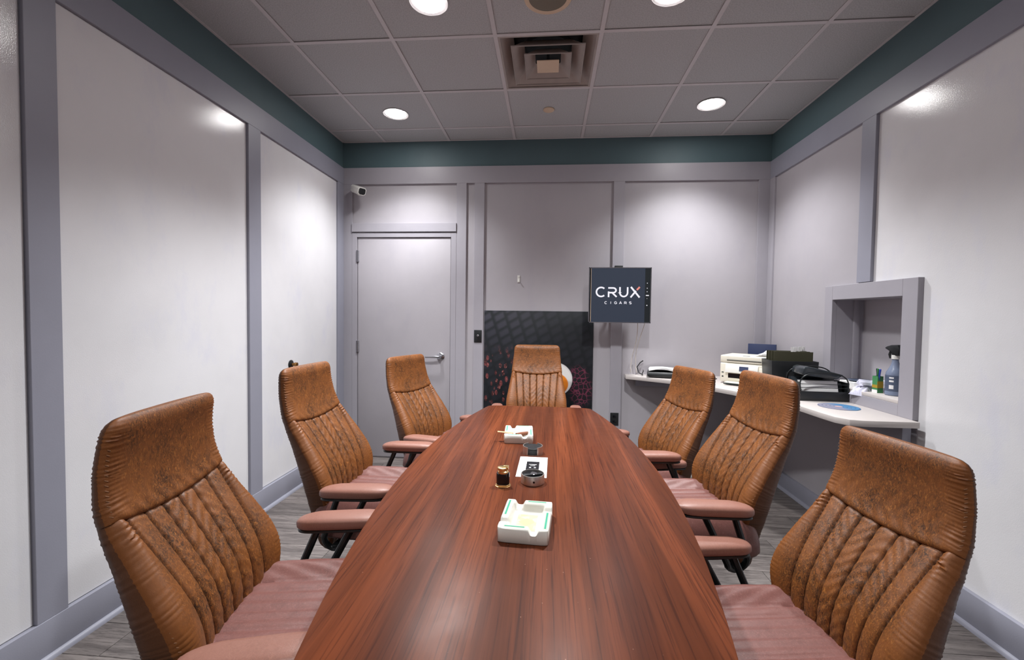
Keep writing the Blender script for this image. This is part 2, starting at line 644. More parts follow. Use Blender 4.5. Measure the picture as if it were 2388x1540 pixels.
def lb(name, y0, y1, z0, z1, p=P, mat='trim'):
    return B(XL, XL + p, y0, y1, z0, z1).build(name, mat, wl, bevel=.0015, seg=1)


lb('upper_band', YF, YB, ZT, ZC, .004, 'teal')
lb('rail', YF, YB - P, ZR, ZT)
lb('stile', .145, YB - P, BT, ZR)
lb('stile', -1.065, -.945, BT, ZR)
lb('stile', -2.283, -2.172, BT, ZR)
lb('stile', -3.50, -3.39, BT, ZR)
for y0, y1 in ((-.945, .145), (-2.172, -1.065), (-3.39, -2.283), (-4.6, -3.5)):
    lb('wall_panel', y0 + .003, y1 - .003, BT + .002, ZR - .003, .004, 'board')
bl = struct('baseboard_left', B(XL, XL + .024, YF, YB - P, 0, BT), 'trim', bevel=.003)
sm = MB().prism([(0, 0), (.018, 0), (.016, .010), (.010, .017), (0, .02)], YF, YB - P,
                M=Matrix.Translation((XL + .024, 0, 0)) @ Matrix(((1, 0, 0, 0), (0, 0, 1, 0), (0, 1, 0, 0), (0, 0, 0, 1))))
sm.build('shoe_molding', 'trim', bl, smooth=True)

# ---- right wall with pass-through niche
NY0, NY1, NZ0, NZ1, NX = -1.243, -.66, .947, 1.516, 1.832
wr_ = MB()
wr_.box(XR, XR + .1, YF - .1, NY0 - .02, 0, ZC + .12)
wr_.box(XR, XR + .1, NY1 + .02, YB + .1, 0, ZC + .12)
wr_.box(XR, XR + .1, NY0 - .02, NY1 + .02, 0, NZ0 - .02)
wr_.box(XR, XR + .1, NY0 - .02, NY1 + .02, NZ1 + .02, ZC + .12)
wr = struct('wall_right', wr_, 'board')


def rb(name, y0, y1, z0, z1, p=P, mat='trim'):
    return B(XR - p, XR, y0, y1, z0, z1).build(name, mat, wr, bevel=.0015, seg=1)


rb('upper_band', YF, YB, ZT, ZC, .004, 'teal')
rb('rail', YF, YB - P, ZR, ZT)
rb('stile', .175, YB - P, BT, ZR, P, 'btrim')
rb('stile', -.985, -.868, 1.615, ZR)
gp = MB()
for y0, y1, z0, z1 in ((-.868, .175, NZ1 + .06, ZR), (-.60, .175, .13, NZ1 + .06), (-1.34, -.60, .13, .90)):
    gp.box(XR - .004, XR, y0, y1, z0, z1)
gp.build('wall_panel', 'grey', wr)
# niche lining and frame
nb = MB()
nb.box(NX, NX + .02, NY0 - .02, NY1 + .02, NZ0 - .02, NZ1 + .02)
nb.build('niche_back', 'grey', wr)
for y0, y1 in ((NY0 - .02, NY0), (NY1, NY1 + .02)):
    B(XR + .0, NX, y0, y1, NZ0 - .02, NZ1 + .02).build('niche_jamb', 'btrim', wr)
B(XR, NX, NY0, NY1, NZ1, NZ1 + .02).build('niche_head', 'btrim', wr)
B(XR - .03, NX, NY0, NY1, NZ0 - .02, NZ0).build('niche_sill', 'counter', wr, bevel=.002)
B(1.765, 1.80, NY1 - .015, NY1, NZ0, NZ1).build('niche_stop', 'btrim', wr, bevel=.002)
rb('niche_frame', NY1, -.58, .86, 1.61, .03, 'btrim')
rb('niche_frame', -1.342, NY0, .86, 1.61, .03, 'btrim')
rb('niche_frame', NY0, NY1, NZ1, 1.61, .03, 'btrim')
rb('niche_frame', NY0, NY1, .86, NZ0 - .0205, .03, 'btrim')
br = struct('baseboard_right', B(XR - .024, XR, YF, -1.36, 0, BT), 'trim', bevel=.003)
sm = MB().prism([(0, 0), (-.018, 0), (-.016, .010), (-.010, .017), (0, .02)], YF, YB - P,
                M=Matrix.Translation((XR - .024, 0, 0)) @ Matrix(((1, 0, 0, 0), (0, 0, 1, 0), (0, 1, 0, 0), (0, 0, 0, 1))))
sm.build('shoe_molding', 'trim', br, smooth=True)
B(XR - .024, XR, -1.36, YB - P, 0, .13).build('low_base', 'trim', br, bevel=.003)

# ---- wall behind the camera
struct('wall_front', B(XL - .1, XR + .1, YF - .1, YF, 0, ZC + .12), 'grey')

# ================================================================== CEILING FIXTURES
def downlight(x, y, label, power=1.0):
    t = thing('recessed_downlight', label, 'ceiling light', (x, y, ZC - .001), 0, 'round recessed downlights')
    MB().lathe([(.080, 0.0), (.094, -.001), (.099, -.003), (.099, .001), (.078, .004)], 48).build('trim_ring', 'grid', t, smooth=True)
    MB().lathe([(.0005, -.0035), (.05, -.0035), (.078, -.002), (.080, .002)], 48).build('lens', 'lens', t, smooth=True)
    ld = bpy.data.lights.new('lamp_light', 'SPOT')
    ld.energy = LAMP_W * power
    ld.color = LAMP_COLOR
    ld.spot_size = R(LAMP_CONE)
    ld.spot_blend = LAMP_BLEND
    ld.shadow_soft_size = .06
    lo = bpy.data.objects.new('lamp_light', ld)
    COL.objects.link(lo)
    lo.parent = t
    lo.location = (0, 0, -.07)
    return t


downlight(-1.53, -.29, 'small round downlight glowing near the back left corner of the ceiling', .85)
downlight(.925, -.312, 'small round downlight glowing near the back right corner of the ceiling', .95)
downlight(-.92, -1.51, 'large cut off downlight at the top edge left of the air diffuser', 1.75)
downlight(.308, -1.50, 'cut off downlight at the top edge right of the air diffuser', 1.35)
downlight(-.92, -3.95, 'round downlight behind the camera on the left', .4)
downlight(.308, -3.95, 'round downlight behind the camera on the right', .4)

# air diffuser
t = thing('air_diffuser', 'dusty square ceiling air diffuser with nested louvre frames', 'air vent', (-T / 2, -1.5 * T, ZC))


def frustum(mb, a0, z0, a1, z1, th=.004):
    def ring(a, z, n=6, rr=.02):
        pts = []
        rr = min(rr, a * .3)
        for cx, cy, s in ((1, 1, 0), (-1, 1, 1), (-1, -1, 2), (1, -1, 3)):
            for k in range(n + 1):
                an = s * PI / 2 + k / n * PI / 2
                pts.append((cx * (a - rr) + rr * math.cos(an), cy * (a - rr) + rr * math.sin(an), z))
        return pts
    rs = [ring(a0, z0), ring(a1, z1), ring(a1 - th, z1 + .001), ring(a0 - th * 1.6, z0 + .002)]
    n = len(rs[0])
    vs = sum(rs, [])
    fs = []
    for i in range(4):
        j = (i + 1) % 4
        for k in range(n):
            k2 = (k + 1) % n
            fs.append((i * n + k, i * n + k2, j * n + k2, j * n + k))
    mb.add(vs, fs)


m = MB()
frustum(m, .292, -.001, .215, .085)
m.build('outer_pan', 'vent', t, smooth=True)
m = MB()
for a in ((-.297, .297, .28, .297), (-.297, .297, -.297, -.28), (-.297, -.28, -.28, .28), (.28, .297, -.28, .28)):
    m.box(*a, -.001, .004)
m.build('frame', 'vent', t)
for a0, z0, a1, z1 in ((.222, -.012, .15, .06), (.145, -.016, .085, .045)):
    m = MB()
    frustum(m, a0, z0, a1, z1)
    # rolled lip
    q = a0 - .003
    m.tube([(q, q, z0), (-q, q, z0), (-q, -q, z0), (q, -q, z0)], .0045, 6, True)
    m.build('louvre', 'vent', t, smooth=True)
MB().box(-.07, .07, -.07, .07, -.018, -.012).build('centre_plate', 'beige', t, bevel=.004)
MB().lathe([(.01, -.012), (.01, .08)], 10).build('plate_stem', 'duct', t)
MB().lathe([(.15, .086), (.15, .119)], 32).build('duct_opening', 'duct', t)

s = MB().lathe([(.0005, -.007), (.040, -.0065), (.044, -.003), (.044, .001)], 32, (-.299, -.293, ZC)).build('sprinkler_cover', 'beige', smooth=True)
tag(s, 'small round beige sprinkler cover plate on ceiling in front of the air diffuser', 'sprinkler')
t = thing('ceiling_speaker', 'round ceiling speaker with beige rim cut off by the top edge', 'speaker', (-.305, -1.50, ZC))
MB().lathe([(.098, 0), (.118, -.004), (.122, -.001), (.122, .002), (.095, .002)], 40).build('rim', 'beige', t, smooth=True)
MB().lathe([(.0005, -.005), (.06, -.004), (.098, -.001), (.098, .002)], 40).build('grille', 'mesh', t, smooth=True)

# ================================================================== TABLE
TZ = .752
TC = (-.333, -2.0)
HL = 1.205
t = thing('conference_table', 'long boat-shaped mahogany conference table in the middle of the room', 'table', (TC[0], TC[1], 0))


def outline(inset=0.0):
    pts = []
    n = 48
    for i in range(n + 1):
        y = -HL + 2 * HL * i / n
        hw = .514 - .108 * y * y - inset
        pts.append((hw, y))
    right = pts
    # round far end: gentle bow and soft corners
    def endcap(sgn):
        w = right[-1][0]
        out = []
        for k in range(1, 24):
            a = k / 24.0
            x = w * math.cos(PI * a)
            out.append((abs(math.cos(PI * a)) ** .45 * math.copysign(1, math.cos(PI * a)) * w, sgn * (HL + (.045 - inset) * math.sin(PI * a) ** .7)))
        return out
    poly = right + endcap(1) + [(-x, y) for x, y in reversed(right)]
    bot = [(-x, y) for x, y in endcap(-1)]
    return poly + bot


tt = MB()
po, pi_ = outline(0), outline(.004)
nn = len(po)
lay = [(outline(.003), TZ), (outline(.0005), TZ - .0012), (po, TZ - .004), (po, TZ - .016), (outline(.012), TZ - .028)]
vs = []
for pl, z in lay:
    vs += [(x, y, z) for x, y in pl]
fs = [tuple(range(nn))]
for i in range(len(lay) - 1):
    for k in range(nn):
        k2 = (k + 1) % nn
        fs.append((i * nn + k, (i + 1) * nn + k, (i + 1) * nn + k2, i * nn + k2))
fs.append(tuple((len(lay) - 1) * nn + k for k in range(nn))[::-1])
tt.add(vs, fs)
top = tt.build('tabletop', 'table', t, smooth=True)
top.data.materials.append(MT['tedge'])
for p in top.data.polygons:
    if abs(p.normal.z) < .5 and p.center.z < TZ - .003:
        p.material_index = 1
for y in (-.62, .62):
    m = MB().box(-.16, .16, y - .05, y + .05, .03, TZ - .028)
    m.build('pedestal', 'tedge', t, bevel=.004)
    MB().box(-.24, .24, y - .09, y + .09, 0, .03).build('foot', 'tedge', t, bevel=.006)
MB().box(-.02, .02, -.57, .57, .3, TZ - .06).build('modesty_panel', 'tedge', t, bevel=.002)

# ================================================================== CHAIRS
ZK = [.30, .40, .47, .55, .63, .72, .80, .90, 1.00, 1.08, 1.15]
YK = [-.222, -.205, -.205, -.208, -.215, -.258, -.305, -.370, -.399, -.404, -.402]
WK = [.130, .160, .184, .224, .250, .240, .224, .210, .199, .192, .186]
GK = [.010, .015, .025, .036, .042, .036, .026, .018, .014, .010, .008]
TK = [.040, .050, .056, .062, .068, .066, .058, .048, .044, .042, .038]
EK = [.020, .040, .048, .050, .048, .038, .022, .006, 0, 0, 0]
_zz = np.linspace(.30, 1.15, 341)


def smooth_tab(v):
    a = np.interp(_zz, ZK, v)
    k = np.ones(41) / 41
    return np.convolve(np.pad(a, 20, mode='reflect', reflect_type='odd'), k, 'valid')


TAB = {n: smooth_tab(v) for n, v in (('y', YK), ('w', WK), ('g', GK), ('t', TK), ('e', EK))}


def prof(n, z):
    return float(np.interp(z, _zz, TAB[n]))


def seam_z(s):
    return .905 - .030 * (1 - min(1.0, abs(s)) ** 2)


def cushion(rows, nf, nbk, dispf, wadd=0.0, tadd=0.0, toffs=0.0, bottom=None):
    """closed upholstered slab following the back profile. rows: list of (z, widthscale, thickscale)"""
    vs = []
    wear = []
    crease = []
    sf = [math.sin(-PI / 2 + PI * i / nf) * .30 + (-1 + 2 * i / nf) * .70 for i in range(nf + 1)]
    sbk = [.992, .965] + [.93 - 1.86 * i / nbk for i in range(nbk + 1)] + [-.965, -.992]
    for (z, ws, ts, k) in rows:
        for s, front in [(s, True) for s in sf] + [(s, False) for s in sbk]:
            zz = z
            if bottom is not None:
                zz = z + bottom(s) * (1 - k)
            zc = min(1.15, max(.30, zz))
            w = (prof('w', zc) + wadd) * ws
            th = (prof('t', zc) + tadd) * ts
            g = prof('g', zc)
            dy = (prof('y', min(1.15, zc + .01)) - prof('y', max(.30, zc - .01)))
            tl = math.hypot(dy, .02)
            nz, ny = -dy / tl, .02 / tl        # front normal in (y,z)
            ed = max(0.0, 1 - abs(s) ** 9) ** .5
            off = (th * .5 * ed + toffs) if front else (-th * .5 * ed + toffs - prof('e', zc) * ts * (1 - abs(s) ** 60) ** .5)
            x = w * s
            if front:
                off += dispf(x, zz, s, w) * min(1, ed * 1.5) * ts
            # ruching along the side
            es = max(0.0, (abs(s) - .74) / .26)
            rip = math.sin(zz * 640 + 2.2 * math.sin(zz * 57) + 1.3 * math.sin(zz * 133) + (2 if s > 0 else 0)) * .0024 * es ** .8 * (.65 + .35 * math.sin(zz * 83))
            x += math.copysign(rip, s) if s else 0
            off += rip * .7 * (1 if front else -1)
            yc = prof('y', zc) + g * abs(s) ** 2.2
            vs.append((x, yc + ny * off, zz + nz * off))
            wear.append((max(0.0, 1 - max(0.0, abs(s) - .70) / .24) if front else .2))
            crease.append(crease_at(x, zz, w) if (front and bottom is None) else 0.0)
    n = nf + 1 + nbk + 5
    fs = []
    for i in range(len(rows) - 1):
        for k in range(n):
            k2 = (k + 1) % n
            fs.append((i * n + k, i * n + k2, (i + 1) * n + k2, (i + 1) * n + k))
    fs.append(tuple(range(n))[::-1])
    fs.append(tuple((len(rows) - 1) * n + k for k in range(n)))
    return vs, fs, (wear, crease)


def crease_at(x, z, w):
    hs = groove_x(z)
    q = x / hs * 3.0
    k = round(q)
    return math.exp(-((q - k) * hs / 3.0 / .0022) ** 2) if abs(k) <= 3 else 0.0


def groove_x(z):
    """half span of the flute seams at height z"""
    return .178 - .040 * max(0.0, min(1.0, (.90 - z) / .40))


def flutes(x, z, s, w):
    hs = groove_x(z)
    d = 0.0
    q = x / hs * 3.0
    k = round(q)
    if abs(k) <= 3:
        dx = (q - k) * hs / 3.0
        d -= .0065 * math.exp(-(dx / .0040) ** 2)
    if abs(q) < 3:
        d += .0032 * abs(math.sin(PI * q)) ** .7
    elif abs(q) >= 3:
        d += .010 * math.sin(PI * min(1.0, (abs(q) - 3) * hs / 3 / max(.03, w - hs)))
    # sink under the headrest
    sz = seam_z(s)
    d -= .012 * max(0.0, min(1.0, (z - sz + .02) / .03))
    # small pull creases just below the seam at the sides
    cr = max(0.0, 1 - abs(z - (sz - .045)) / .04) * max(0.0, 1 - abs(abs(s) - .86) / .13)
    d += cr * .0035 * math.sin(z * 520 + x * 160)
    # horizontal wrinkles
    d += .0010 * math.sin(z * 190 + 9 * math.sin(x * 31)) * max(0.0, 1 - abs(q) / 3.2)
    return d


def head_disp(x, z, s, w):
    u_ = (z - .88) / .25
    d = .006 * math.sin(PI * max(0, min(1, u_))) * (1 - s * s)
    d += .0012 * math.sin(x * 150 + 2 * math.sin(z * 60)) * max(0, 1 - u_ * 2.2)
    return d


def mesh_with_wear(name, mat, parent, vs, fs, wear, ang=60, side=None):
    me = bpy.data.meshes.new(name)
    me.from_pydata(vs, [], fs)
    at = me.attributes.new('wear', 'FLOAT', 'POINT')
    wear, crease = wear if isinstance(wear, tuple) else (wear, None)
    at.data.foreach_set('value', wear)
    if crease:
        at2 = me.attributes.new('crease', 'FLOAT', 'POINT')
        at2.data.foreach_set('value', crease)
    bm = bmesh.new()
    bm.from_mesh(me)
    bmesh.ops.recalc_face_normals(bm, faces=bm.faces)
    bm.to_mesh(me)
    bm.free()
    me.polygons.foreach_set('use_smooth', [True] * len(me.polygons))
    me.set_sharp_from_angle(angle=R(ang))
    me.materials.append(MT[mat])
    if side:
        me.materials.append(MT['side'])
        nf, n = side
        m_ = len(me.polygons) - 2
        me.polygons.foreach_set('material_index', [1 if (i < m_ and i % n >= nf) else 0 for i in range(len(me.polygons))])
    o = bpy.data.objects.new(name, me)
    COL.objects.link(o)
    o.parent = parent
    return o


def make_chair():
    t = thing('conference_chair', 'x', 'chair')
    # backrest
    rows = []
    nv = 180
    for i in range(nv + 1):
        k = i / nv
        z = .305 + (.955 - .305) * k
        e = min(1.0, k / .06)
        ts = math.sqrt(max(0.02, 1 - (1 - e) ** 2))
        rows.append((z, .90 + .10 * ts, ts, k))
    vs, fs, we = cushion(rows, 150, 22, flutes)
    mesh_with_wear('backrest', 'back', t, vs, fs, we, side=(150, 150 + 22 + 5 + 1))
    # headrest
    rows = []
    nv = 84
    z0, z1 = .885, 1.122
    for i in range(nv + 1):
        k = i / nv
        z = z0 + (z1 - z0) * k
        e = max(0.0, (k - .84) / .16)
        ws = (1 - e ** 2.6) ** .5 if e < 1 else 0.0
        ws = .84 + .16 * ws
        ts = max(.05, (1 - e ** 2.2)) ** .5
        eb = min(1.0, k / .07)
        ts *= .72 + .28 * math.sqrt(max(0, 1 - (1 - eb) ** 2))
        rows.append((z, ws, ts, k))
    vs, fs, we = cushion(rows, 70, 22, head_disp, .002, .012, .004, bottom=lambda s: seam_z(s) - .885 - .012)
    h = mesh_with_wear('headrest', 'back', t, vs, fs, we, side=(70, 70 + 22 + 5 + 1))
    # stitches down both edges
    m = MB()

    def edge_pt(z, sg, s_):
        hd = z > .905
        w = prof('w', z) + (.002 if hd else 0)
        th = prof('t', z) + (.012 if hd else 0)
        off = th * .5 * (1 - s_ ** 9) ** .5 + (.005 if hd else 0) + .0022
        return Vector((sg * w * s_, prof('y', z) + prof('g', z) * s_ ** 2.2 + off, z))
    for sg in (-1, 1):
        z = .46
        while z < 1.06:
            m.tube([edge_pt(z, sg, .968), edge_pt(z + .003, sg, .988)], .0011, 4)
            z += .011
    tag(m.build('stitching', 'stitch', t), kind='stuff')
    # seat
    nx, ny = 72, 60
    vs = []
    wear = []
    SW, Y0, Y1 = .262, -.235, .285
    prof_x = []
    for i in range(nx + 1):
        a = -1 + 2 * i / nx
        prof_x.append(math.copysign(abs(a) ** .8, a))
    for j in range(ny + 1):
        b = j / ny
        y = Y0 + (Y1 - Y0) * b
        e0 = 1 - (1 - min(1, b / .12)) ** 2
        e1 = 1 - max(0, (b - .82) / .18) ** 2.4
        ee = math.sqrt(max(0, e0)) * math.sqrt(max(0, e1))
        wy = SW * (.93 + .07 * math.sin(PI * min(1, b * 1.2))) * (.80 + .20 * ee)
        for s in prof_x:
            x = wy * s
            ed = max(0.0, 1 - abs(s) ** 7) ** .5
            h = .120 * ed * (.35 + .65 * ee)
            h += .034 * math.exp(-((abs(s) - .74) / .19) ** 2) * ee
            q = x / .040
            k = round(q)
            if abs(k) <= 3:
                h -= .004 * math.exp(-((q - k) * .040 / .0040) ** 2) * ee
            if abs(q) < 3:
                h += .0022 * abs(math.sin(PI * q)) * ee
            h += .0010 * math.sin(y * 60 + 14 * x * x * 40) * math.exp(-((abs(s) - .62) / .25) ** 2) * ee
            h -= .015 * max(0, (b - .8) / .2) ** 2
            vs.append((x, y, .435 + h))
            wear.append(.35 + .3 * (1 - abs(s)))
    n = nx + 1
    fs = [(j * n + i, j * n + i + 1, (j + 1) * n + i + 1, (j + 1) * n + i) for j in range(ny) for i in range(nx)]
    o0 = len(vs)
    for j in range(ny + 1):
        for i in range(nx + 1):
            x, y, _ = vs[j * n + i]
            vs.append((x * .97, y * .97, .428 - .012 * (1 - (x / SW) ** 2)))
            wear.append(0)
    fs += [(o0 + j * n + i, o0 + (j + 1) * n + i, o0 + (j + 1) * n + i + 1, o0 + j * n + i + 1) for j in range(ny) for i in range(nx)]
    for j in range(ny):
        fs.append((j * n, (j + 1) * n, o0 + (j + 1) * n, o0 + j * n))
        fs.append((j * n + nx, o0 + j * n + nx, o0 + (j + 1) * n + nx, (j + 1) * n + nx))
    for i in range(nx):
        fs.append((i, o0 + i, o0 + i + 1, i + 1))
        fs.append((ny * n + i, ny * n + i + 1, o0 + ny * n + i + 1, o0 + ny * n + i))
    mesh_with_wear('seat', 'seat', t, vs, fs, wear)
    # arms
    for sg in (-1, 1):
        def pad(z0, z1, grow, zb):
            vs = []
            fs = []
            nl, nc = 36, 20
            y0, y1 = -.136 - grow, .165 + grow
            for i in range(nl + 1):
                b = i / nl
                y = y0 + (y1 - y0) * b
                e = (1 - abs(2 * b - 1) ** 4.5) ** .5
                wv = (.043 + .006 * b + grow) * max(.10, e)
                zc = (z0 + z1) / 2 + .010 * (b - .5) - .018 * max(0, .25 - b)
                hh = (z1 - z0) / 2 * max(.18, e ** .7)
                for k in range(nc):
                    a = 2 * PI * k / nc
                    ca, sa = math.cos(a), math.sin(a)
                    vs.append((sg * (.310 - .014 * b) + wv * math.copysign(abs(ca) ** .6, ca), y, zc + hh * math.copysign(abs(sa) ** (.8 if sa > 0 else .35), sa)))
            for i in range(nl):
                for k in range(nc):
                    k2 = (k + 1) % nc
                    fs.append((i * nc + k, i * nc + k2, (i + 1) * nc + k2, (i + 1) * nc + k))
            fs.append(tuple(range(nc))[::-1])
            fs.append(tuple(nl * nc + k for k in range(nc)))
            return vs, fs
        vs, fs = pad(.636, .679, 0, 0)
        p = mesh_with_wear('arm_pad', 'arm', t, vs, fs, [.25] * len(vs))
        vs, fs = pad(.627, .642, -.005, 0)
        MB().add(vs, fs).build('arm_shell', 'steelb', p, smooth=True)
        pts = []
        F0, F1 = Vector((sg * .303, .055, .636)), Vector((sg * .282, -.055, .43))
        R0, R1 = Vector((sg * .307, -.060, .636)), Vector((sg * .282, -.135, .45))
        pts = [F0, F0.lerp(F1, .5), F1]
        for k in range(1, 8):
            a = PI * k / 8
            c = (F1 + R1) / 2
            pts.append(Vector((sg * (.282 - .035 * math.sin(a)), c.y + math.cos(a) * (F1.y - c.y) + -.02 * math.sin(a), .44 - .055 * math.sin(a) + (R1.z - F1.z) * (k / 8 - .5))))
        pts += [R1, R0.lerp(R1, .5), R0]
        MB().tube(pts, .0125, 10).build('arm_frame', 'steelb', t, smooth=True)
    # mechanism, column, star base
    m = MB().box(-.13, .13, -.13, .11, .385, .425)
    m.box(-.255, .255, -.118, -.088, .388, .402)
    m.box(-.045, .045, -.235, -.10, .392, .412)
    m.build('tilt_mechanism', 'steelb', t, bevel=.004)
    MB().lathe([(.026, .13), (.026, .26), (.018, .262), (.018, .39)], 20).build('gas_column', 'steelb', t, smooth=True)
    MB().tube([(0, -.24, .40), (0, -.262, .45), (0, -.268, .55), (0, -.275, .64)], .022, 10).build('back_bar', 'steelb', t, smooth=True)
    hub = MB().lathe([(.03, .075), (.045, .085), (.045, .125), (.03, .14)], 20).build('base_hub', 'steelb', t, smooth=True)
    for k in range(5):
        a = 2 * PI * k / 5 + PI / 2
        d = Vector((math.cos(a), math.sin(a), 0))
        m = MB()
        m.tube([d * .03 + Vector((0, 0, .108)), d * .16 + Vector((0, 0, .098)), d * .29 + Vector((0, 0, .078))], [.026, .021, .016], 10)
        l = m.build('base_leg', 'steelb', t, smooth=True)
        c = MB()
        ax = Vector((-d.y, d.x, 0))
        for q in (-1, 1):
            Mq = Matrix.Translation(d * .29 + ax * .014 * q + Vector((0, 0, .026))) @ ax.to_track_quat('Z', 'Y').to_matrix().to_4x4()
            c.lathe([(.006, -.009), (.024, -.009), (.026, -.006), (.026, .006), (.024, .009), (.006, .009)], 18, M=Mq)
        c.tube([d * .29 + Vector((0, 0, .026)), d * .29 + Vector((0, 0, .075))], .009, 8)
        c.build('caster', 'black', l, smooth=True)
    # dark rear shell
    return t


def _rear_shell():
    rows = []
    for i in range(41):
        k = i / 40
        rows.append((.43 + .63 * k, .93 - .25 * abs(2 * k - 1) ** 6, max(.1, 1 - abs(2 * k - 1) ** 8), k))
    vs, fs, we = cushion(rows, 20, 20, lambda *a: 0.0, -.008, -.02, -.016)
    return vs, fs


CH = [
    (-.940, -2.652, -80.3, .000, 'nearest tan leather chair on the left side of the table'),
    (-1.040, -1.802, -91.7, .000, 'middle tan leather chair of the three on the left, by the brass door stop'),
    (-.910, -.931, -111.9, .000, 'tan leather chair in front of the grey door, farthest on the left side'),
    (-.361, -.427, 181.2, .000, 'tan leather chair at the far head of the table before the poster'),
    (.250, -1.120, 108.1, .000, 'farthest tan leather chair on the right side, before the paper tray'),
    (.327, -1.796, 97.8, .000, 'middle tan leather chair of the three on the right, hiding part of the printer'),
    (.366, -2.495, 97.9, .000, 'nearest tan leather chair on the right side of the table'),
]
HT = [.36, .06, 0, 0, 0, .10, .20]      # upper backs sit more upright on the nearest chairs
DZ = [.018, .015, -.030, .012, -.052, .012, -.082]
proto = make_chair()
chairs = [proto] + [copy_tree(proto) for _ in CH[1:]]
for i, (x, y, a, dz, lab) in enumerate(CH):
    o = chairs[i]
    o.location = (x, y, 0)
    o.rotation_euler = (0, 0, R(a))
    tag(o, lab, 'chair', 'tan leather conference chairs around the table')
    for ch in o.children:
        n = ch.name.split('.')[0]
        if n in ('backrest', 'headrest', 'stitching', 'seat', 'arm_pad', 'arm_frame', 'tilt_mechanism', 'back_bar'):
            ch.location.z += DZ[i]
        if HT[i] and n in ('backrest', 'headrest', 'stitching'):
            ch.data = ch.data.copy()
            for v in ch.data.vertices:
                if v.co.z > .74:
                    v.co.y += HT[i] * (v.co.z - .74) ** 2

# ================================================================== TABLE OBJECTS
def ashtray(x, y, rz, label):
    t = thing('ashtray', label, 'ashtray', (x, y, TZ), rz, 'white porcelain ashtrays on the table')
    W, D, H = .073, .098, .043
    n = 64
    vs = []

    def sd(px, py):  # distance inside rounded rectangle
        rr = .016
        qx, qy = abs(px) - (W - rr), abs(py) - (D - rr)
        return rr - math.hypot(max(qx, 0), max(qy, 0)) - min(max(qx, qy), 0)
    for j in range(n + 1):
        for i in range(n + 1):
            a, b = -1 + 2 * i / n, -1 + 2 * j / n
            # squircle mapping for rounded plan corners
            px = W * a * math.sqrt(1 - .10 * b ** 8)
            py = D * b * math.sqrt(1 - .06 * a ** 8)
            dx, dy = W - abs(px), D - abs(py)
            d = min(dx, dy)
            h = H
            if d < .006:
                h -= .006 - math.sqrt(max(0, .006 ** 2 - (.006 - d) ** 2))
            bas = max(0.0, min(1.0, (d - .020) / .014))
            bas = bas * bas * (3 - 2 * bas)
            h -= .027 * bas
            for (cx, cy, dirx) in ((-.030, D, 0), (.030, -D, 0), (-W, -.042, 1), (W, .042, 1)):
                if dirx:
                    if abs(px - cx) < .05:
                        g = math.exp(-((py - cy) / .0125) ** 4)
                        h = min(h, h - (h - (H - .017)) * g) if h > H - .017 else h
                elif abs(py - cy) < .05:
                    g = math.exp(-((px - cx) / .0125) ** 4)
                    h = min(h, h - (h - (H - .017)) * g) if h > H - .017 else h
            vs.append((px, py, max(.010, h)))
    m = n + 1
    fs = [(j * m + i, j * m + i + 1, (j + 1) * m + i + 1, (j + 1) * m + i) for j in range(n) for i in range(n)]
    per = [i for i in range(m)] + [j * m + n for j in range(1, m)] + [n * m + i for i in range(n - 1, -1, -1)] + [j * m for j in range(n - 1, 0, -1)]
    o = len(vs)
    q = len(per)
    for p in per:
        vs.append((vs[p][0], vs[p][1], .003))
    for p in per:
        vs.append((vs[p][0] * .97, vs[p][1] * .97, 0))
    for k in range(q):
        k2 = (k + 1) % q
        fs.append((per[k], o + k, o + k2, per[k2]))
        fs.append((o + k, o + q + k, o + q + k2, o + k2))
    fs.append(tuple(o + q + k for k in range(q)))
    bo = MB().add(vs, fs).build('bowl', 'porc', t, smooth=True, ang=70)
    B(-.030, .030, -.050, .050, .0155, .0168).build('centre_print', 'tprint', t)
    z = H - .0002
    for x0, x1, y0, y1 in ((-.068, -.055, -.018, .088), (.055, .068, -.088, .018), (-.008, .056, .079, .091), (-.056, .008, -.091, -.079)):
        o = B(x0, x1, y0, y1, z - .001, z + .0004).build('rim_band', 'pale', t)
        i = .004
        o2 = B(x0 + i, x1 - i, y0 + i, y1 - i, z, z + .0009).build('green_stripe', 'green', o)
    return t


ashtray(-.334, -2.497, R(-4), 'white porcelain ashtray with green bars, the larger empty one nearest the camera')
ashtray(-.420, -1.557, R(3), 'white porcelain ashtray holding cigar ash and a cedar strip, at the far end of table')
AZ = TZ + .016
s = MB()
Ms = Matrix.Translation((-.478, -1.618, TZ + .0455)) @ Matrix.Rotation(R(8), 4, 'Z') @ Matrix.Rotation(R(5), 4, 'Y')
s.box(-.045, .035, -.010, .010, -.0015, .0015, Ms)
tag(s.build('cedar_strip', 'wood', bevel=.001), 'peach cedar strip lying across the left rim of the far ashtray', 'strip')
s = MB().tube([(-.43, -1.60, AZ + .014), (-.40, -1.575, AZ + .013), (-.375, -1.555, AZ + .013)], [.009, .0105, .009], 12)
tag(s.build('cigar_stub', 'cigar', smooth=True), 'brown cigar stub lying in the far ashtray', 'cigar')
s = MB()
for k in range(26):
    a, d = random.uniform(0, 6.28), random.uniform(0, .035)
    rr = random.uniform(.006, .012)
    s.lathe([(.0004, rr * .9), (rr * .7, rr * .6), (rr, 0.0)], 7, (-.425 + d * math.cos(a) * .8, -1.535 + d * math.sin(a), AZ + .001))
tag(s.build('ash_pile', 'ash', smooth=True), 'pale heap of cigar ash in the far ashtray', 'ash', kind='stuff')

# lighter
t = thing('table_lighter', 'black and gold table lighter standing left of the steel puck', 'lighter', (-.436, -2.188, TZ), R(0))


def octa(a, b, c):
    return [(a, -b + c), (a, b - c), (a - c, b), (-a + c, b), (-a, b - c), (-a, -b + c), (-a + c, -b), (a - c, -b)]


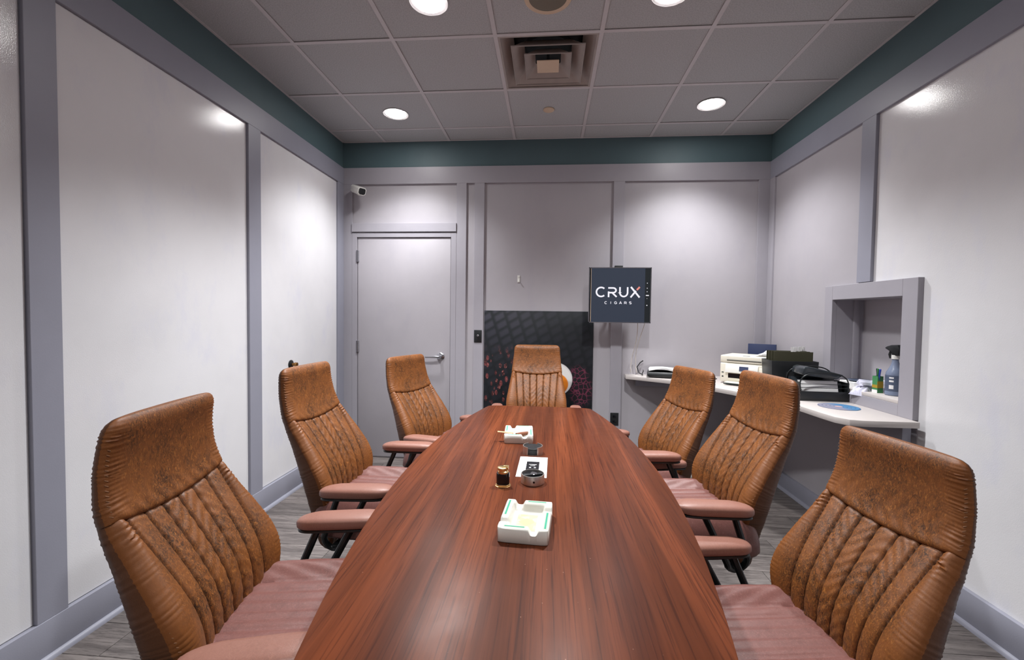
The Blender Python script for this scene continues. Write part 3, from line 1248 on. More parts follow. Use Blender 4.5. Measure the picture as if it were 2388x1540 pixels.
MB().prism(octa(.028, .021, .010), 0, .004).prism(octa(.025, .018, .009), .004, .009).build('base_plate', 'gold', t, bevel=.0008)
MB().prism(octa(.0235, .0165, .008), .009, .050).build('body', 'lacq', t, bevel=.001)
m = MB().lathe([(.020, .050), (.020, .056), (.016, .059), (.016, .062)], 28)
m.build('collar', 'gold', t, smooth=True)
m = MB().lathe([(.0185, .062), (.0185, .070), (.014, .072)], 28, (-.003, 0, 0))
m.box(.002, .020, -.006, .006, .062, .077)
m.build('cap', 'gold', t, bevel=.0008)

# card
t = thing('printed_card', 'white card with a dark printed panel lying between the two steel pucks', 'card', (-.334, -1.970, TZ), R(-1))
B(-.0605, .0605, -.122, .122, 0, .0012).build('card_sheet', 'paper', t)
p = B(-.027, .027, -.085, .06, .0012, .0016).build('printed_panel', 'lacq', t)
m = MB()
for sx in (-.010, .010):
    m.lathe([(.0045, .0016), (.0045, .0019)], 16, (sx, -.015, 0))
m.box(-.016, .016, -.064, -.050, .0016, .0019)
m.box(-.016, .016, .020, .024, .0016, .0019)
m.box(-.010, .010, .006, .009, .0016, .0019)
m.build('panel_print', 'paper', p)

# steel puck (near)
t = thing('steel_puck', 'round brushed steel puck with black insert, nearest to the camera by the white card', 'puck', (-.328, -2.142, TZ))
MB().lathe([(.043, 0), (.0445, .002), (.0445, .034), (.0435, .036), (.041, .036), (.041, .026)], 48).build('shell', 'steel', t, smooth=True)
MB().lathe([(.0005, .028), (.041, .028), (.041, .024)], 40).build('recess', 'lacq', t)
m = MB()
m.box(-.036, .036, -.009, .009, .028, .034, Matrix.Rotation(R(20), 4, 'Z'))
m.build('cross_bar', 'black', t, bevel=.001)
MB().lathe([(.0005, .036), (.012, .0355), (.013, .034)], 24, (.004, .002, 0)).build('centre_cap', 'chrome', t, smooth=True)
MB().lathe([(.004, 0), (.004, .0012)], 14, M=Matrix.Translation((0.006, -.0440, .017)) @ Matrix.Rotation(R(90), 4, 'X')).build('emblem_dot', 'lacq', t)

# coaster holder (far)
t = thing('coaster_holder', 'round steel coaster holder with cut-out front, beyond the white card', 'coaster holder', (-.340, -1.790, TZ))
m = MB()


def arcwall(mb, r0, r1, a0, a1, z0, z1, n=24):
    pts = [(r1 * math.cos(a0 + (a1 - a0) * k / n), r1 * math.sin(a0 + (a1 - a0) * k / n)) for k in range(n + 1)]
    pts += [(r0 * math.cos(a1 + (a0 - a1) * k / n), r0 * math.sin(a1 + (a0 - a1) * k / n)) for k in range(n + 1)]
    mb.prism(pts, z0, z1)


for a0, a1 in ((R(-62), R(62)), (R(118), R(242))):
    arcwall(m, .0420, .0452, a0, a1, 0, .037)
m.build('ring_wall', 'steel', t, smooth=True)
MB().lathe([(.0435, 0), (.0435, .003)], 40).build('floor_plate', 'steel', t)
for k in range(4):
    o = MB().lathe([(.0005, 0), (.040, 0), (.0415, .0015), (.0415, .0055), (.040, .007), (.0005, .007)], 40).build('coaster', 'black', smooth=True)
    o.location = (-.340, -1.790, TZ + .0032 + k * .0072)
    tag(o, ['lowest black coaster in the steel holder', 'second black coaster from the bottom in the steel holder', 'third black coaster from the bottom in the steel holder', 'top black coaster in the steel holder'][k], 'coaster', 'black coasters in the holder')

# ================================================================== WALL OBJECTS
# poster
ps = B(-.505, .505, -.006, .006, -.93, .13).build('poster_panel', 'poster', bevel=.0008)
ps.location = (-.368, YB - .006, 1.298)
tag(ps, 'dark printed panel of leaves, coffee beans and a white tea cup behind the head chair', 'poster')


def strokes(mb, pts, wd, z0, z1, M, closed=False):
    """flat ribbon of width wd along a polyline in the x,z plane"""
    P_ = [Vector((a, b)) for a, b in pts]
    n = len(P_)
    L, Rr = [], []
    for i in range(n):
        a = P_[i - 1] if i > 0 else None
        b = P_[i + 1] if i < n - 1 else None
        if a is None:
            d = (b - P_[i]).normalized()
            nn_ = Vector((-d.y, d.x))
            k = 1
        elif b is None:
            d = (P_[i] - a).normalized()
            nn_ = Vector((-d.y, d.x))
            k = 1
        else:
            d1, d2 = (P_[i] - a).normalized(), (b - P_[i]).normalized()
            n1, n2 = Vector((-d1.y, d1.x)), Vector((-d2.y, d2.x))
            nn_ = (n1 + n2).normalized()
            k = 1 / max(.4, nn_.dot(n1))
        L.append(P_[i] + nn_ * wd / 2 * k)
        Rr.append(P_[i] - nn_ * wd / 2 * k)
    for i in range(n - 1):
        q = [L[i], L[i + 1], Rr[i + 1], Rr[i]]
        vs = [M @ Vector((c.x, z, c.y)) for z in (z0, z1) for c in q]
        mb.add(vs, [(0, 1, 2, 3), (7, 6, 5, 4), (0, 4, 5, 1), (1, 5, 6, 2), (2, 6, 7, 3), (3, 7, 4, 0)])


def arc(cx, cz, rx, rz, a0, a1, n=14):
    return [(cx + rx * math.cos(R(a0 + (a1 - a0) * k / n)), cz + rz * math.sin(R(a0 + (a1 - a0) * k / n))) for k in range(n + 1)]


GL = {
    'C': [arc(.5, .5, .5, .5, 48, 312, 22)],
    'I': [[(.5, 0), (.5, 1)]],
    'G': [arc(.5, .5, .5, .5, 48, 350, 24) + [(.99, .46), (.55, .46)]],
    'A': [[(0, 0), (.5, 1), (1, 0)], [(.2, .3), (.8, .3)]],
    'S': [arc(.5, .74, .42, .26, 35, 250, 12) + arc(.5, .26, .42, .26, 80, -145, 12)],
    'R': [[(.05, 0), (.05, .95), (.55, .95)] + arc(.6, .69, .3, .26, 80, -90, 10) + [(.1, .43)], [(.5, .43), (.95, 0)]],
    'U': [[(.05, 1), (.05, .42)] + arc(.5, .42, .45, .42, 180, 360, 16) + [(.95, 1)]],
}

# television on an arm
t = thing('wall_monitor', 'small square television on a wall arm showing the white CRUX CIGARS logo', 'television', (.332, .055, 1.57), R(0))
W2, H2 = .262, .236
B(-W2, W2, -.002, .035, -H2, H2).build('housing', 'black', t, bevel=.003)
fr = MB()
for a in ((-W2 - .003, W2 + .003, H2 - .004, H2 + .003), (-W2 - .003, W2 + .003, -H2 - .003, -H2 + .004)):
    fr.box(a[0], a[1], -.006, .0, a[2], a[3])
for a in ((-W2 - .003, -W2 + .004), (W2 - .004, W2 + .003)):
    fr.box(a[0], a[1], -.006, .0, -H2 - .003, H2 + .003)
fr.build('bezel', 'chrome', t)
B(-W2 + .004, -W2 + .019, -.0032, -.001, -H2 + .004, H2 - .004).build('left_bezel_strip', 'lacq', t)
B(-W2 + .0155, -W2 + .0185, -.0042, -.003, -H2 + .006, H2 - .006).build('left_trim_line', 'beige', t)
sc = B(-W2 + .019, W2 - .05, -.0035, -.001, -H2 + .004, H2 - .004).build('screen', 'screen', t)
sb = B(W2 - .05, W2 - .004, -.0035, -.001, -H2 + .004, H2 - .004).build('side_bar', 'sdark', t)
ic = MB()
for zz, a in ((.105, .0035), (.062, .0035), (.032, .0035), (-.026, .0022), (-.085, .0045)):
    MB().lathe([(a, 0), (a, .0008)], 12, M=Matrix.Translation((W2 - .031, -.0035, zz)) @ Matrix.Rotation(R(90), 4, 'X')).build('side_icon', 'slet', sb)
ic.box(W2 - .041, W2 - .016, -.0043, -.0035, -.004, .004)
ic.build('side_icon', 'slet', sb)
# CRUX
lt = MB()
x = -.202
z0 = -.012
cw, chh, gap = .080, .078, .022
Mx = lambda x0, w_, h_, zz: Matrix.Translation((x0, 0, zz)) @ Matrix.Diagonal((1, 1, 1, 1))


def glyph(ch, x0, zz, w_, h_, wd):
    mb = MB()
    for pl in GL[ch]:
        strokes(mb, [(x0 + a * w_, zz + b * h_) for a, b in pl], wd, -.0046, -.0034, Matrix.Identity(4))
    mb.build('letter', 'slet', sc)


wd = .0135
glyph('C', x + .004, z0, cw, chh, wd)
xr_ = x + .104
for pl in ([(0, .95), (.55, .95)] + arc(.58, .69, .34, .26, 85, -85, 12) + [(.05, .43)], [(.055, .56), (.055, -.07)], [(.5, .40), (1.0, -.03)]):
    strokes(lt, [(xr_ + a * .072, z0 + b * chh) for a, b in pl], wd, -.0046, -.0034, Matrix.Identity(4))
lt.build('letter', 'slet', sc)
lt = MB()
glyph('U', x + .200, z0 + .001, .072, chh + .003, wd)
xx = x + .294
strokes(lt, [(xx + .002, z0 + chh + .006), (xx + .076, z0 - .006)], wd * 1.1, -.0046, -.0034, Matrix.Identity(4))
strokes(lt, [(xx, z0 - .006), (xx + .045, z0 + .050)], wd * 1.05, -.0049, -.0038, Matrix.Identity(4))
x = -.126
for ch in 'CIGARS':
    w_ = .020
    glyph(ch, x, -.075, w_, .020, .0042)
    x += .0415
lt.build('letter', 'slet', sc)
lp = MB()
strokes(lp, [(xx + .052, z0 + .058), (xx + .076, z0 + chh + .006)], wd * 1.1, -.0049, -.0036, Matrix.Identity(4))
lp.build('letter_tip', 'spink', sc)
m = MB().box(-.07, .07, .035, .05, -.07, .07)
m.tube([(0, .05, 0), (.02, .12, 0), (0, .195, 0)], .015, 8)
m.box(-.05, .05, .19, .198, -.12, .12)
m.build('wall_arm', 'steelb', t, bevel=.002)

# plates
t = thing('wall_plate', 'black wall plate with white knob on the wall left of the poster', 'wall plate', (-.931, YB - P, 1.186))
B(-.036, .036, -.006, 0, -.058, .058).build('plate', 'black', t, bevel=.002)
MB().lathe([(.010, 0), (.010, .006), (.006, .010)], 18, M=Matrix.Translation((.001, -.006, .006)) @ Matrix.Rotation(R(90), 4, 'X')).build('knob', 'chrome', t, smooth=True)
t = thing('wall_plate', 'black wall plate peeking out above the television', 'wall plate', (.352, YB - P, 1.79))
B(-.036, .036, -.006, 0, -.058, .058).build('plate', 'black', t, bevel=.002)
MB().lathe([(.010, 0), (.010, .006), (.006, .010)], 18, M=Matrix.Translation((.001, -.006, .030)) @ Matrix.Rotation(R(90), 4, 'X')).build('knob', 'chrome', t, smooth=True)
t = thing('wall_outlet', 'black electrical outlet low on the wall right of the far table end', 'outlet', (.339, YB - P, .447))
B(-.037, .037, -.006, 0, -.058, .058).build('plate', 'black', t, bevel=.002)
m = MB()
for zz in (-.024, .024):
    m.box(-.016, .016, -.008, -.006, zz - .014, zz + .014)
m.build('socket', 'lacq', t, bevel=.001)
s = MB().box(-.012, .012, -.004, 0, -.03, .035)
s.tube([(0, -.004, -.005), (0, -.016, -.016), (.004, -.02, -.026), (.010, -.018, -.022)], .004, 8)
s.lathe([(.007, 0), (.007, .004)], 12, M=Matrix.Translation((0, -.004, .022)) @ Matrix.Rotation(R(90), 4, 'X'))
o = s.build('wall_hook', 'white', smooth=True)
o.location = (-.557, YB, 1.722)
tag(o, 'small white adhesive hook on the grey wall above the poster', 'hook')

# security camera
t = thing('security_camera', 'white bullet security camera in the upper corner above the door', 'camera', (-2.085, YB, 2.535))
MB().lathe([(.030, 0), (.030, .015), (.02, .02)], 24, M=Matrix.Rotation(R(90), 4, 'X')).tube([(0, -.02, 0), (.0, -.05, -.01), (.01, -.075, 0)], .011, 10).build('mount', 'white', t, smooth=True)
q = Vector((.78, -.55, -.36)).normalized().to_track_quat('Z', 'Y').to_matrix().to_4x4()
Mq = Matrix.Translation((-.02, -.06, .018)) @ q
hx = [(.040 * math.cos(R(a)), .036 * math.sin(R(a))) for a in (20, 55, 125, 160, 200, 245, 295, 340)]
hx = [(.043, -.020), (.043, .022), (.030, .036), (-.030, .036), (-.043, .022), (-.043, -.020), (-.024, -.036), (.024, -.036)]
b = MB().prism(hx, 0, .135, Mq).build('housing', 'white', t, bevel=.004)
MB().prism([(a * .78, c * .78) for a, c in hx], .134, .1365, Mq).build('lens_window', 'lacq', b)

# brass door stop on the left wall
t = thing('door_stop', 'round brass and black wall door stop on the white left wall', 'door stop', (XL + .004, -.585, .986))
Mr = Matrix.Rotation(R(90), 4, 'Y')
MB().lathe([(.034, 0), (.034, .004), (.026, .010), (.014, .014)], 28, M=Mr).build('rose', 'steelb', t, smooth=True)
MB().lathe([(.012, .012), (.012, .03), (.016, .034), (.016, .052), (.010, .056)], 20, M=Mr).build('bumper', 'brass', t, smooth=True)

# ================================================================== COUNTER
CZ = .862
poly = [(.425, YB - .001), (.42, .172), (.56, .075), (.746, -.058), (.90, -.27), (1.053, -.53), (1.16, -.78), (1.235, -1.0), (1.25, -1.22), (1.262, -1.32), (1.30, -1.375), (1.36, -1.392), (XR - .031, -1.392), (XR - .031, YB - .001)]
t = thing('corner_counter', 'light grey corner counter under the niche, curving along the back and right walls', 'counter', (0, 0, 0))
MB().prism(poly, CZ - .033, CZ).build('worktop', 'counter', t, bevel=.0025)
B(XR - .075, XR - .031, -1.34, -.2, CZ - .12, CZ - .034).build('wall_cleat', 'trim', t, bevel=.002)
B(.52, XR - .04, YB - .05, YB - .025, CZ - .10, CZ - .034).build('wall_cleat', 'trim', t, bevel=.002)

# black tray + paper
dz = R(-32)
t = thing('paper_tray', 'shallow black tray on the left end of the counter', 'tray', (.77, .115, CZ), R(-12))
m = MB()
pl = [(-.17, -.10), (.17, -.10), (.17, .10), (-.17, .10)]
m.add([(-.15, -.085, 0), (.15, -.085, 0), (.15, .085, 0), (-.15, .085, 0), (-.175, -.105, .022), (.175, -.105, .022), (.175, .105, .022), (-.175, .105, .022), (-.165, -.095, .052), (.165, -.095, .052), (.165, .095, .052), (-.165, .095, .052), (-.150, -.08, .052), (.150, -.08, .052), (.150, .08, .052), (-.150, .08, .052), (-.145, -.075, .03), (.145, -.075, .03), (.145, .075, .03), (-.145, .075, .03)],
      [(0, 3, 2, 1)] + [(i * 4 + k, i * 4 + (k + 1) % 4, (i + 1) * 4 + (k + 1) % 4, (i + 1) * 4 + k) for i in range(4) for k in range(4)] + [(16, 17, 18, 19)])
m.build('tray_shell', 'black', t, bevel=.003)
m = MB()
nx = 20
for k in range(3):
    vs = []
    for i in range(nx + 1):
        for j in (0, 1):
            xx_ = -.16 + .33 * i / nx
            vs.append((xx_ + .004 * k, -.088 + .18 * j + .006 * k, .056 + k * .004 + .010 * math.cos(xx_ * 22 + 1.2) * (1 if j == 0 else .4)))
    n0 = len(vs)
    vs += [(a, b, c + .002) for a, b, c in vs]
    fs = []
    for i in range(nx):
        fs.append((2 * i, 2 * i + 1, 2 * i + 3, 2 * i + 2))
        fs.append((n0 + 2 * i, n0 + 2 * i + 2, n0 + 2 * i + 3, n0 + 2 * i + 1))
        fs.append((2 * i, 2 * i + 2, n0 + 2 * i + 2, n0 + 2 * i))
        fs.append((2 * i + 1, n0 + 2 * i + 1, n0 + 2 * i + 3, 2 * i + 3))
    m.add(vs, fs)
o = m.build('paper_sheets', 'paper', smooth=True)
o.location = (.77, .115, CZ + .010)
o.rotation_euler = (0, 0, R(-12))
tag(o, 'curled white paper sheets lying on the shallow black tray', 'paper')

# cables
o = MB().tube([(.575, .20, CZ + .005), (.545, .22, CZ + .02), (.53, .24, CZ + .07), (.56, .25, CZ + .11), (.585, .25, CZ + .128)], .005, 8).tube([(.57, .20, CZ + .006), (.560, .16, CZ + .02), (.565, .14, CZ + .045), (.57, .17, CZ + .05)], .004, 8).build('black_cable', 'cord', smooth=True)
tag(o, 'thick black cable looping up beside the left end of the paper tray', 'cable')
pts = []
for k in range(40):
    a = k / 39
    pts.append((.93 + .11 * a + .035 * math.sin(a * 9), .24 - .05 * a, CZ + .006 + .055 * abs(math.sin(a * 7.5)) * (1 - a * .8)))
pts += [(1.08, .12, CZ + .005), (1.16, .05, CZ + .005)]
o = MB().tube(pts, .004, 8).build('power_cord', 'cord', smooth=True)
tag(o, 'thin black power cord looping between paper tray and printer', 'cable')
for i, (x0, x1, lab) in enumerate(((.50, .485, 'pale cable hanging from the television, the left one of two'), (.55, .515, 'pale cable hanging from the television, the right one of two'))):
    pts = []
    for k in range(20):
        a = k / 19
        pts.append((x0 + (x1 - x0) * a + .012 * math.sin(a * 5 + i * 2), .10 + .15 * min(1, a * 1.5) - (.0 if a < .9 else .02), 1.335 - (1.335 - CZ - .02) * a))
    o = MB().tube(pts, .003, 6).build('hanging_cable', 'wcord', smooth=True)
    tag(o, lab, 'cable', 'pale cables under the television')

# printer
pr = thing('printer', 'cream white inkjet printer on the counter between paper tray and file box', 'printer', (1.345, -.125, CZ), R(-38))
PWd, PD, PH = .178, .15, .225
B(-PWd, PWd, -PD, PD, .012, .165).build('body', 'cream', pr, bevel=.010, seg=3)
B(-PWd, PWd, -PD + .004, PD, .168, PH).build('scanner_lid', 'cream', pr, bevel=.008, seg=3)
B(-PWd + .05, PWd - .06, -PD - .001, -PD + .01, .186, .191).build('lid_groove', 'duct', pr)
pn = MB().add([(-.135, -PD - .004, .10), (.10, -PD - .004, .10), (.10, -PD - .020, .085), (-.135, -PD - .020, .085), (-.135, -PD - .004, .155), (.10, -PD - .004, .155), (.10, -PD + .004, .16), (-.135, -PD + .004, .16)], [(0, 1, 2, 3), (0, 3, 7, 4)[::-1], (3, 2, 5, 4), (4, 5, 6, 7), (1, 6, 5, 2)])
pn = MB().prism([(-PD + .004, .155), (-PD - .004, .155), (-PD - .022, .092), (-PD + .004, .092)], -.135, .100, M=Matrix(((0, 0, 1, 0), (1, 0, 0, 0), (0, 1, 0, 0), (0, 0, 0, 1)))).build('control_panel', 'white', pr, bevel=.002)
Msc = Matrix.Translation((.0, -PD - .0135, .126)) @ Matrix.Rotation(R(-16), 4, 'X')
MB().box(-.032, .032, -.0015, .0015, -.018, .018, Msc).build('display', 'navy', pn)
B(-.115, .085, -PD - .002, -PD + .02, .048, .084).build('output_slot', 'lacq', pr)
B(-.12, .09, -PD - .095, -PD, .012, .022).build('output_tray', 'cream', pr, bevel=.003)
B(-.12, -.0, -PD - .098, -PD - .094, .008, .018).build('tray_lip', 'duct', pr)
B(.105, .172, -PD - .012, -PD + .01, .03, .14).build('ink_tank_cover', 'cream', pr, bevel=.006)
m = MB()
for k, c in enumerate((.120, .132, .144, .156)):
    m.box(c - .004, c + .004, -PD - .0135, -PD - .012, .095, .110)
m.build('ink_labels', 'red', pr)
B(-.162, -.150, -PD - .0015, -PD, .05, .06).box(-.164, -.148, -PD - .0015, -PD, .085, .092).build('status_icons', 'duct', pr)
B(-.02, .03, -.13, -.10, PH, PH + .001).build('lid_label', 'duct', pr)
for k in range(3):
    o = B(-.05, .05, -.09, .09, 0, .002).build('loose_sheet', 'paper')
    q = Matrix.Translation((1.445 + .012 * k, -.19 - .01 * k, CZ + PH + .012 + .009 * k)) @ Matrix.Rotation(R(-55 + 9 * k), 4, 'Z') @ Matrix.Rotation(R(3 + 2 * k), 4, 'X')
    o.matrix_world = q
    tag(o, ['lowest white sheet lying on the printer lid', 'middle white sheet lying on the printer lid', 'top white sheet lying askew on the printer lid'][k], 'paper', 'loose sheets on the printer')

# navy folder leaning behind
o = B(-.105, .105, -.015, .015, 0, .305).build('navy_binder', 'navy', bevel=.003)
o.matrix_world = Matrix.Translation((1.535, .085, CZ + .001)) @ Matrix.Rotation(R(-31), 4, 'Z') @ Matrix.Rotation(R(-3), 4, 'X')
tag(o, 'large navy blue binder standing in the corner behind the printer', 'binder')

# file box
FX, FY = 1.462, -.478
t = thing('file_box', 'black plastic file box right of the printer', 'file box', (FX, FY, CZ), R(-6))
fw0, fw1, fd, fh = .138, .150, .098, .225
m = MB()
lv = [(fw0, fd - .012, 0), (fw1, fd, fh), (fw1 - .005, fd - .005, fh), (fw0 - .004, fd - .016, .005)]
vs = []
for a, b, z in lv:
    vs += [(-a, -b, z), (a, -b, z), (a, b, z), (-a, b, z)]
m.add(vs, [(0, 3, 2, 1)] + [(i * 4 + k, i * 4 + (k + 1) % 4, (i + 1) * 4 + (k + 1) % 4, (i + 1) * 4 + k) for i in range(3) for k in range(4)] + [(12, 13, 14, 15)])
m.build('bin', 'black', t, bevel=.002)
for k in range(9):
    o = MB().add([(-.125, -.0022, .03), (.125, -.0022, .03), (.125, -.0015, .285), (-.125, -.0015, .285), (-.125, .0022, .03), (.125, .0022, .03), (.125, .0015, .285), (-.125, .0015, .285)],
                 [(0, 1, 2, 3), (7, 6, 5, 4), (0, 4, 5, 1), (1, 5, 6, 2), (2, 6, 7, 3), (3, 7, 4, 0)])
    root = thing('hanging_folder', 'hanging folder', 'folder', (0, 0, 0), 0, 'olive hanging folders in the file box')
    o.build('folder_sheet', 'olive', root)
    tx = -.010 + .0165 * k
    B(tx - .0068, tx + .0068, -.0012, .0012, .283, .318).build('index_tab', 'paper', root)
    yk = -.064 + .016 * k
    root.matrix_world = Matrix.Translation((FX, FY, CZ)) @ Matrix.Rotation(R(-6), 4, 'Z') @ Matrix.Translation((.006 * math.sin(k * 2.1), yk, .004)) @ Matrix.Rotation(R(1.2 * math.sin(k * 1.7)), 4, 'X')
    tag(root, 'olive hanging folder with white tab, %s in the black file box' % ['front one', 'second from the front', 'third from the front', 'fourth from the front', 'fifth from the front', 'fourth from the back', 'third from the back', 'second from the back', 'rearmost'][k], 'folder')

# desk organiser
OX, OY = 1.480, -.775
t = thing('desk_organizer', 'black wire desk organizer with sloping trays right of the file box', 'organizer', (OX, OY, CZ), R(-2))
hw, d0, d1 = .145, -.088, .088
B(-hw, hw, d0, d1, 0, .006).build('base_tray', 'steelb', t, bevel=.001)
B(-hw, hw, d0, d0 + .003, .004, .062).build('front_panel', 'black', t, bevel=.001)
for zz in (.085, .108):
    MB().tube([(-hw, d0 + .003, zz), (hw, d0 + .003, zz)], .0022, 6).build('front_wire', 'steelb', t, smooth=True)
B(-hw, hw, d1 - .003, d1, .004, .16).build('rear_panel', 'black', t, bevel=.001)
for sg in (-1, 1):
    B(sg * hw - .0015, sg * hw + .0015, d0, d1, .004, .12).build('side_panel', 'black', t)
arch = []
for k in range(25):
    a = PI * k / 24
    arch.append((-hw * .985 * math.copysign(abs(math.cos(a)) ** .75, math.cos(a)), 0, .12 + .085 * math.sin(a) ** .8))
for yv in (d0 + .004, d1 - .004):
    pts = [(-hw * .985, yv, .006)] + [(x_, yv, z_ * (1 if yv > 0 else .88)) for x_, _, z_ in arch] + [(hw * .985, yv, .006)]
    MB().tube(pts, .004, 8).build('arch_wire', 'steelb', t, smooth=True)
for k, (yv, zv) in enumerate(((-.055, .105), (-.02, .12), (.02, .13), (.055, .14))):
    Mk = Matrix.Translation((0, yv, .01)) @ Matrix.Rotation(R(-14), 4, 'X')
    MB().box(-hw + .012, hw - .012, -.0015, .0015, 0, zv, Mk).build('divider', 'smoke', t, bevel=.0008)
Mo = Matrix.Translation((OX, OY, CZ)) @ Matrix.Rotation(R(-2), 4, 'Z')
o = MB().prism([(-.135, 0), (.075, 0), (.115, .035), (.02, .048), (-.11, .06), (-.135, .045)], -.07, .07,
               M=Matrix(((1, 0, 0, 0), (0, 0, 1, 0), (0, 1, 0, 0), (0, 0, 0, 1)))).build('hole_punch', 'smoke', bevel=.010, seg=3)
o.matrix_world = Mo @ Matrix.Translation((.01, .0, .146)) @ Matrix.Rotation(R(7), 4, 'Y')
tag(o, 'glossy black office punch lying on top of the wire organizer', 'punch')
for k in range(2):
    o = B(-.11, .11, -.001, .001, 0, .115).build('stored_paper', 'paper')
    o.matrix_world = Mo @ Matrix.Translation((-.01, -.070 + .035 * k, .012)) @ Matrix.Rotation(R(-14), 4, 'X')
    tag(o, ['front white paper stored upright in the wire organizer', 'rear white paper stored upright in the wire organizer'][k], 'paper', 'papers in the organizer')
for k in range(3):
    o = MB().tube([(0, 0, 0), (.05, -.012, .002), (.125, -.03, .004)], [.003, .0045, .0045], 8).build('pen', ['blue', 'blue', 'red'][k], smooth=True)
    o.location = (OX - hw - .115, OY - .03 + .022 * k, CZ + .006 + .0 * k)
    tag(o, ['front blue pen lying beside the organizer', 'second blue pen lying beside the organizer', 'red pen lying beside the organizer'][k], 'pen', 'pens beside the organizer')

# mouse mat
o = MB().lathe([(.103, 0), (.105, .0015), (.104, .003), (.0005, .0032)], 48).build('mouse_mat', 'rings', smooth=True)
o.location = (1.458, -1.035, CZ)
tag(o, 'round blue and grey mouse mat with ring pattern on the counter front', 'mat')

# ================================================================== NICHE OBJECTS
# spray bottle
t = thing('spray_bottle', 'grey blue spray bottle with black trigger in the niche', 'spray bottle', (1.735, -1.075, NZ0), R(180))
MB().lathe([(.040, 0), (.044, .004), (.044, .020), (.0425, .024), (.0425, .120), (.040, .135), (.030, .155), (.020, .178), (.0155, .20), (.0155, .222)], 32).build('body', 'bottle', t, smooth=True)
MB().lathe([(.0435, .028), (.0435, .118)], 32).build('wrap_label', 'label', t, smooth=True)
m = MB()
for zz, hh in ((.100, .008), (.080, .010), (.040, .022)):
    arcwall(m, .0432, .0442, R(20), R(48), zz, zz + hh, 6)
m.build('label_blocks', 'paper', t)
MB().lathe([(.019, .212), (.019, .232), (.016, .234)], 24).build('collar', 'white', t, smooth=True)
m = MB().prism([(-.030, .232), (.012, .232), (.016, .250), (.062, .268), (.066, .275), (.050, .283), (.020, .292), (-.028, .296), (-.040, .275)], -.014, .014,
               M=Matrix.Rotation(R(-90), 4, 'Z') @ Matrix(((1, 0, 0, 0), (0, 0, 1, 0), (0, 1, 0, 0), (0, 0, 0, 1))))
m.build('spray_head', 'black', t, bevel=.004)
m = MB().tube([(0, -.034, .262), (0, -.045, .235), (0, -.040, .212)], [.006, .007, .004], 8)
m.build('trigger', 'black', t, smooth=True)
# pen carton with pens
t = thing('pen_carton', 'open green and mustard pen carton standing by the spray bottle', 'carton', (1.705, -.988, NZ0), R(8))
m = MB().box(-.018, .018, -.018, .018, 0, .003)
for a in ((-.018, .018, -.018, -.0165), (-.018, .018, .0165, .018), (-.018, -.0165, -.0165, .0165), (.0165, .018, -.0165, .0165)):
    m.box(*a, .003, .10)
m.build('carton_wall', 'grn', t)
m = MB().box(-.0192, -.0182, -.018, .018, .03, .048)
m.box(-.02, .018, -.0192, -.0182, .03, .07)
m.build('carton_band', 'yel', t)
MB().box(-.0194, -.0183, -.018, .018, 0, .018).build('carton_foot', 'paper', t)
for k, (mt, dx, dy, ax) in enumerate((('blue', -.01, -.008, 14), ('black', .006, -.002, -10), ('grn', -.004, .010, 5), ('paper', .010, -.012, -6))):
    o = MB().lathe([(.0015, 0), (.004, .012), (.0045, .02), (.0045, .12), (.005, .121), (.005, .138), (.003, .14)], 10).build('pen', mt, smooth=True)
    o.matrix_world = Matrix.Translation((1.705 + dx * .5, -.988 + dy * .5, NZ0 + .006)) @ Matrix.Rotation(R(ax * .6), 4, 'X')
    tag(o, ['blue pen in the green carton', 'black pen in the green carton', 'green pen in the green carton', 'white pen in the green carton'][k], 'pen', 'pens in the carton')
# paper pile + dark dish
o = MB()
for k in range(5):
    o.box(-.07 + .002 * k, .07, -.08 + .003 * k, .08 - .002 * k, .007 * k, .007 * k + .006)
o = o.build('paper_pile', 'paper', bevel=.001)
o.location = (1.742, -.758, NZ0)
tag(o, 'low pile of white papers at the far end of the niche', 'paper')
o = MB().lathe([(.04, .0), (.058, .006), (.060, .010), (.055, .009), (.038, .004), (.0005, .004)], 32).build('dark_dish', 'label', smooth=True)
o.location = (1.752, -.758, NZ0 + .0355)
tag(o, 'shallow dark dish lying on the paper pile in the niche', 'dish')


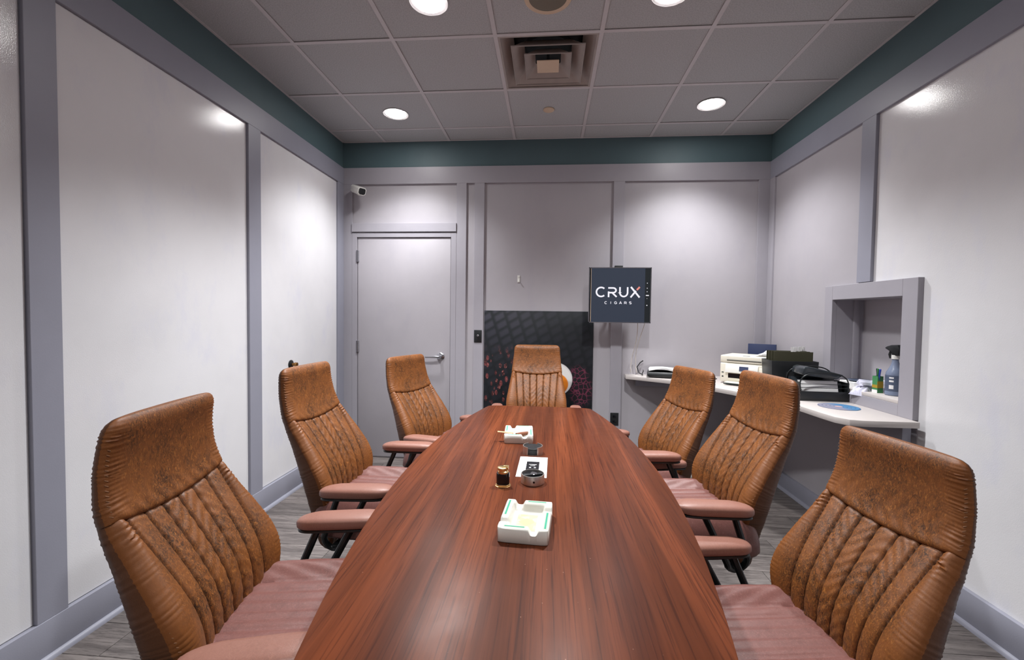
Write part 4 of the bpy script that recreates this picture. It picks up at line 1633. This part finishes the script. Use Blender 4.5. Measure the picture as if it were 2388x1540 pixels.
# cloths: folded, spilling over the sill
def folded_cloth(name, cx, cy, L, Wd, H, drop, rz, label):
    nx, ny = 40, 28
    vs, fs = [], []
    rnd = random.Random(int(cy * 1000))
    for side in (1, 0):
        for j in range(ny + 1):
            for i in range(nx + 1):
                a, b = i / nx, j / ny
                x_ = (a - .5) * L
                y_ = (b - .5) * Wd + .012 * math.sin(a * 7 + cy * 9)
                e = (1 - abs(2 * b - 1) ** 4) ** .5
                h = H * e * (.72 + .28 * math.sin(a * 4.2 + b * 5)) + .006 * math.sin(b * 24 + a * 5) * e
                if side == 0:
                    h = 0
                edge = max(0.0, (.30 - a) / .30)
                z_ = h - drop * edge ** 1.5
                vs.append((x_ - .0 * edge, y_, z_))
    n = nx + 1
    o0 = n * (ny + 1)
    for j in range(ny):
        for i in range(nx):
            fs.append((j * n + i, j * n + i + 1, (j + 1) * n + i + 1, (j + 1) * n + i))
            fs.append((o0 + j * n + i, o0 + (j + 1) * n + i, o0 + (j + 1) * n + i + 1, o0 + j * n + i + 1))
    for i in range(nx):
        fs.append((i, o0 + i, o0 + i + 1, i + 1))
        fs.append((ny * n + i, ny * n + i + 1, o0 + ny * n + i + 1, o0 + ny * n + i))
    for j in range(ny):
        fs.append((j * n, (j + 1) * n, o0 + (j + 1) * n, o0 + j * n))
        fs.append((j * n + nx, o0 + j * n + nx, o0 + (j + 1) * n + nx, (j + 1) * n + nx))
    o = MB().add(vs, fs).build(name, 'cloth', smooth=True, ang=80)
    o.location = (cx, cy, NZ0 + .001)
    o.rotation_euler = (0, 0, rz)
    return tag(o, label, 'cloth', 'white cloths on the niche sill')


folded_cloth('folded_cloth', 1.700, -.900, .17, .10, .035, .03, R(15), 'lavender white folded cloth hanging over the sill edge of the niche')
o = folded_cloth('folded_cloth', 1.715, -.925, .14, .075, .028, -.0, R(-20), 'second white folded cloth lying on top of the lower cloth')
o.location.z += .036

# jug under counter
t = thing('plastic_jug', 'small white plastic jug on the floor under the counter', 'jug', (1.02, .115, 0))
MB().lathe([(.055, 0), (.06, .01), (.06, .03), (.058, .12), (.05, .16), (.025, .185), (.022, .2)], 24).build('jug_body', 'white', t, smooth=True)
MB().lathe([(.026, .196), (.026, .222), (.022, .225)], 20).build('jug_cap', 'bottle', t, smooth=True)
MB().lathe([(.0595, .05), (.0595, .11)], 24).build('jug_label', 'label', t, smooth=True)
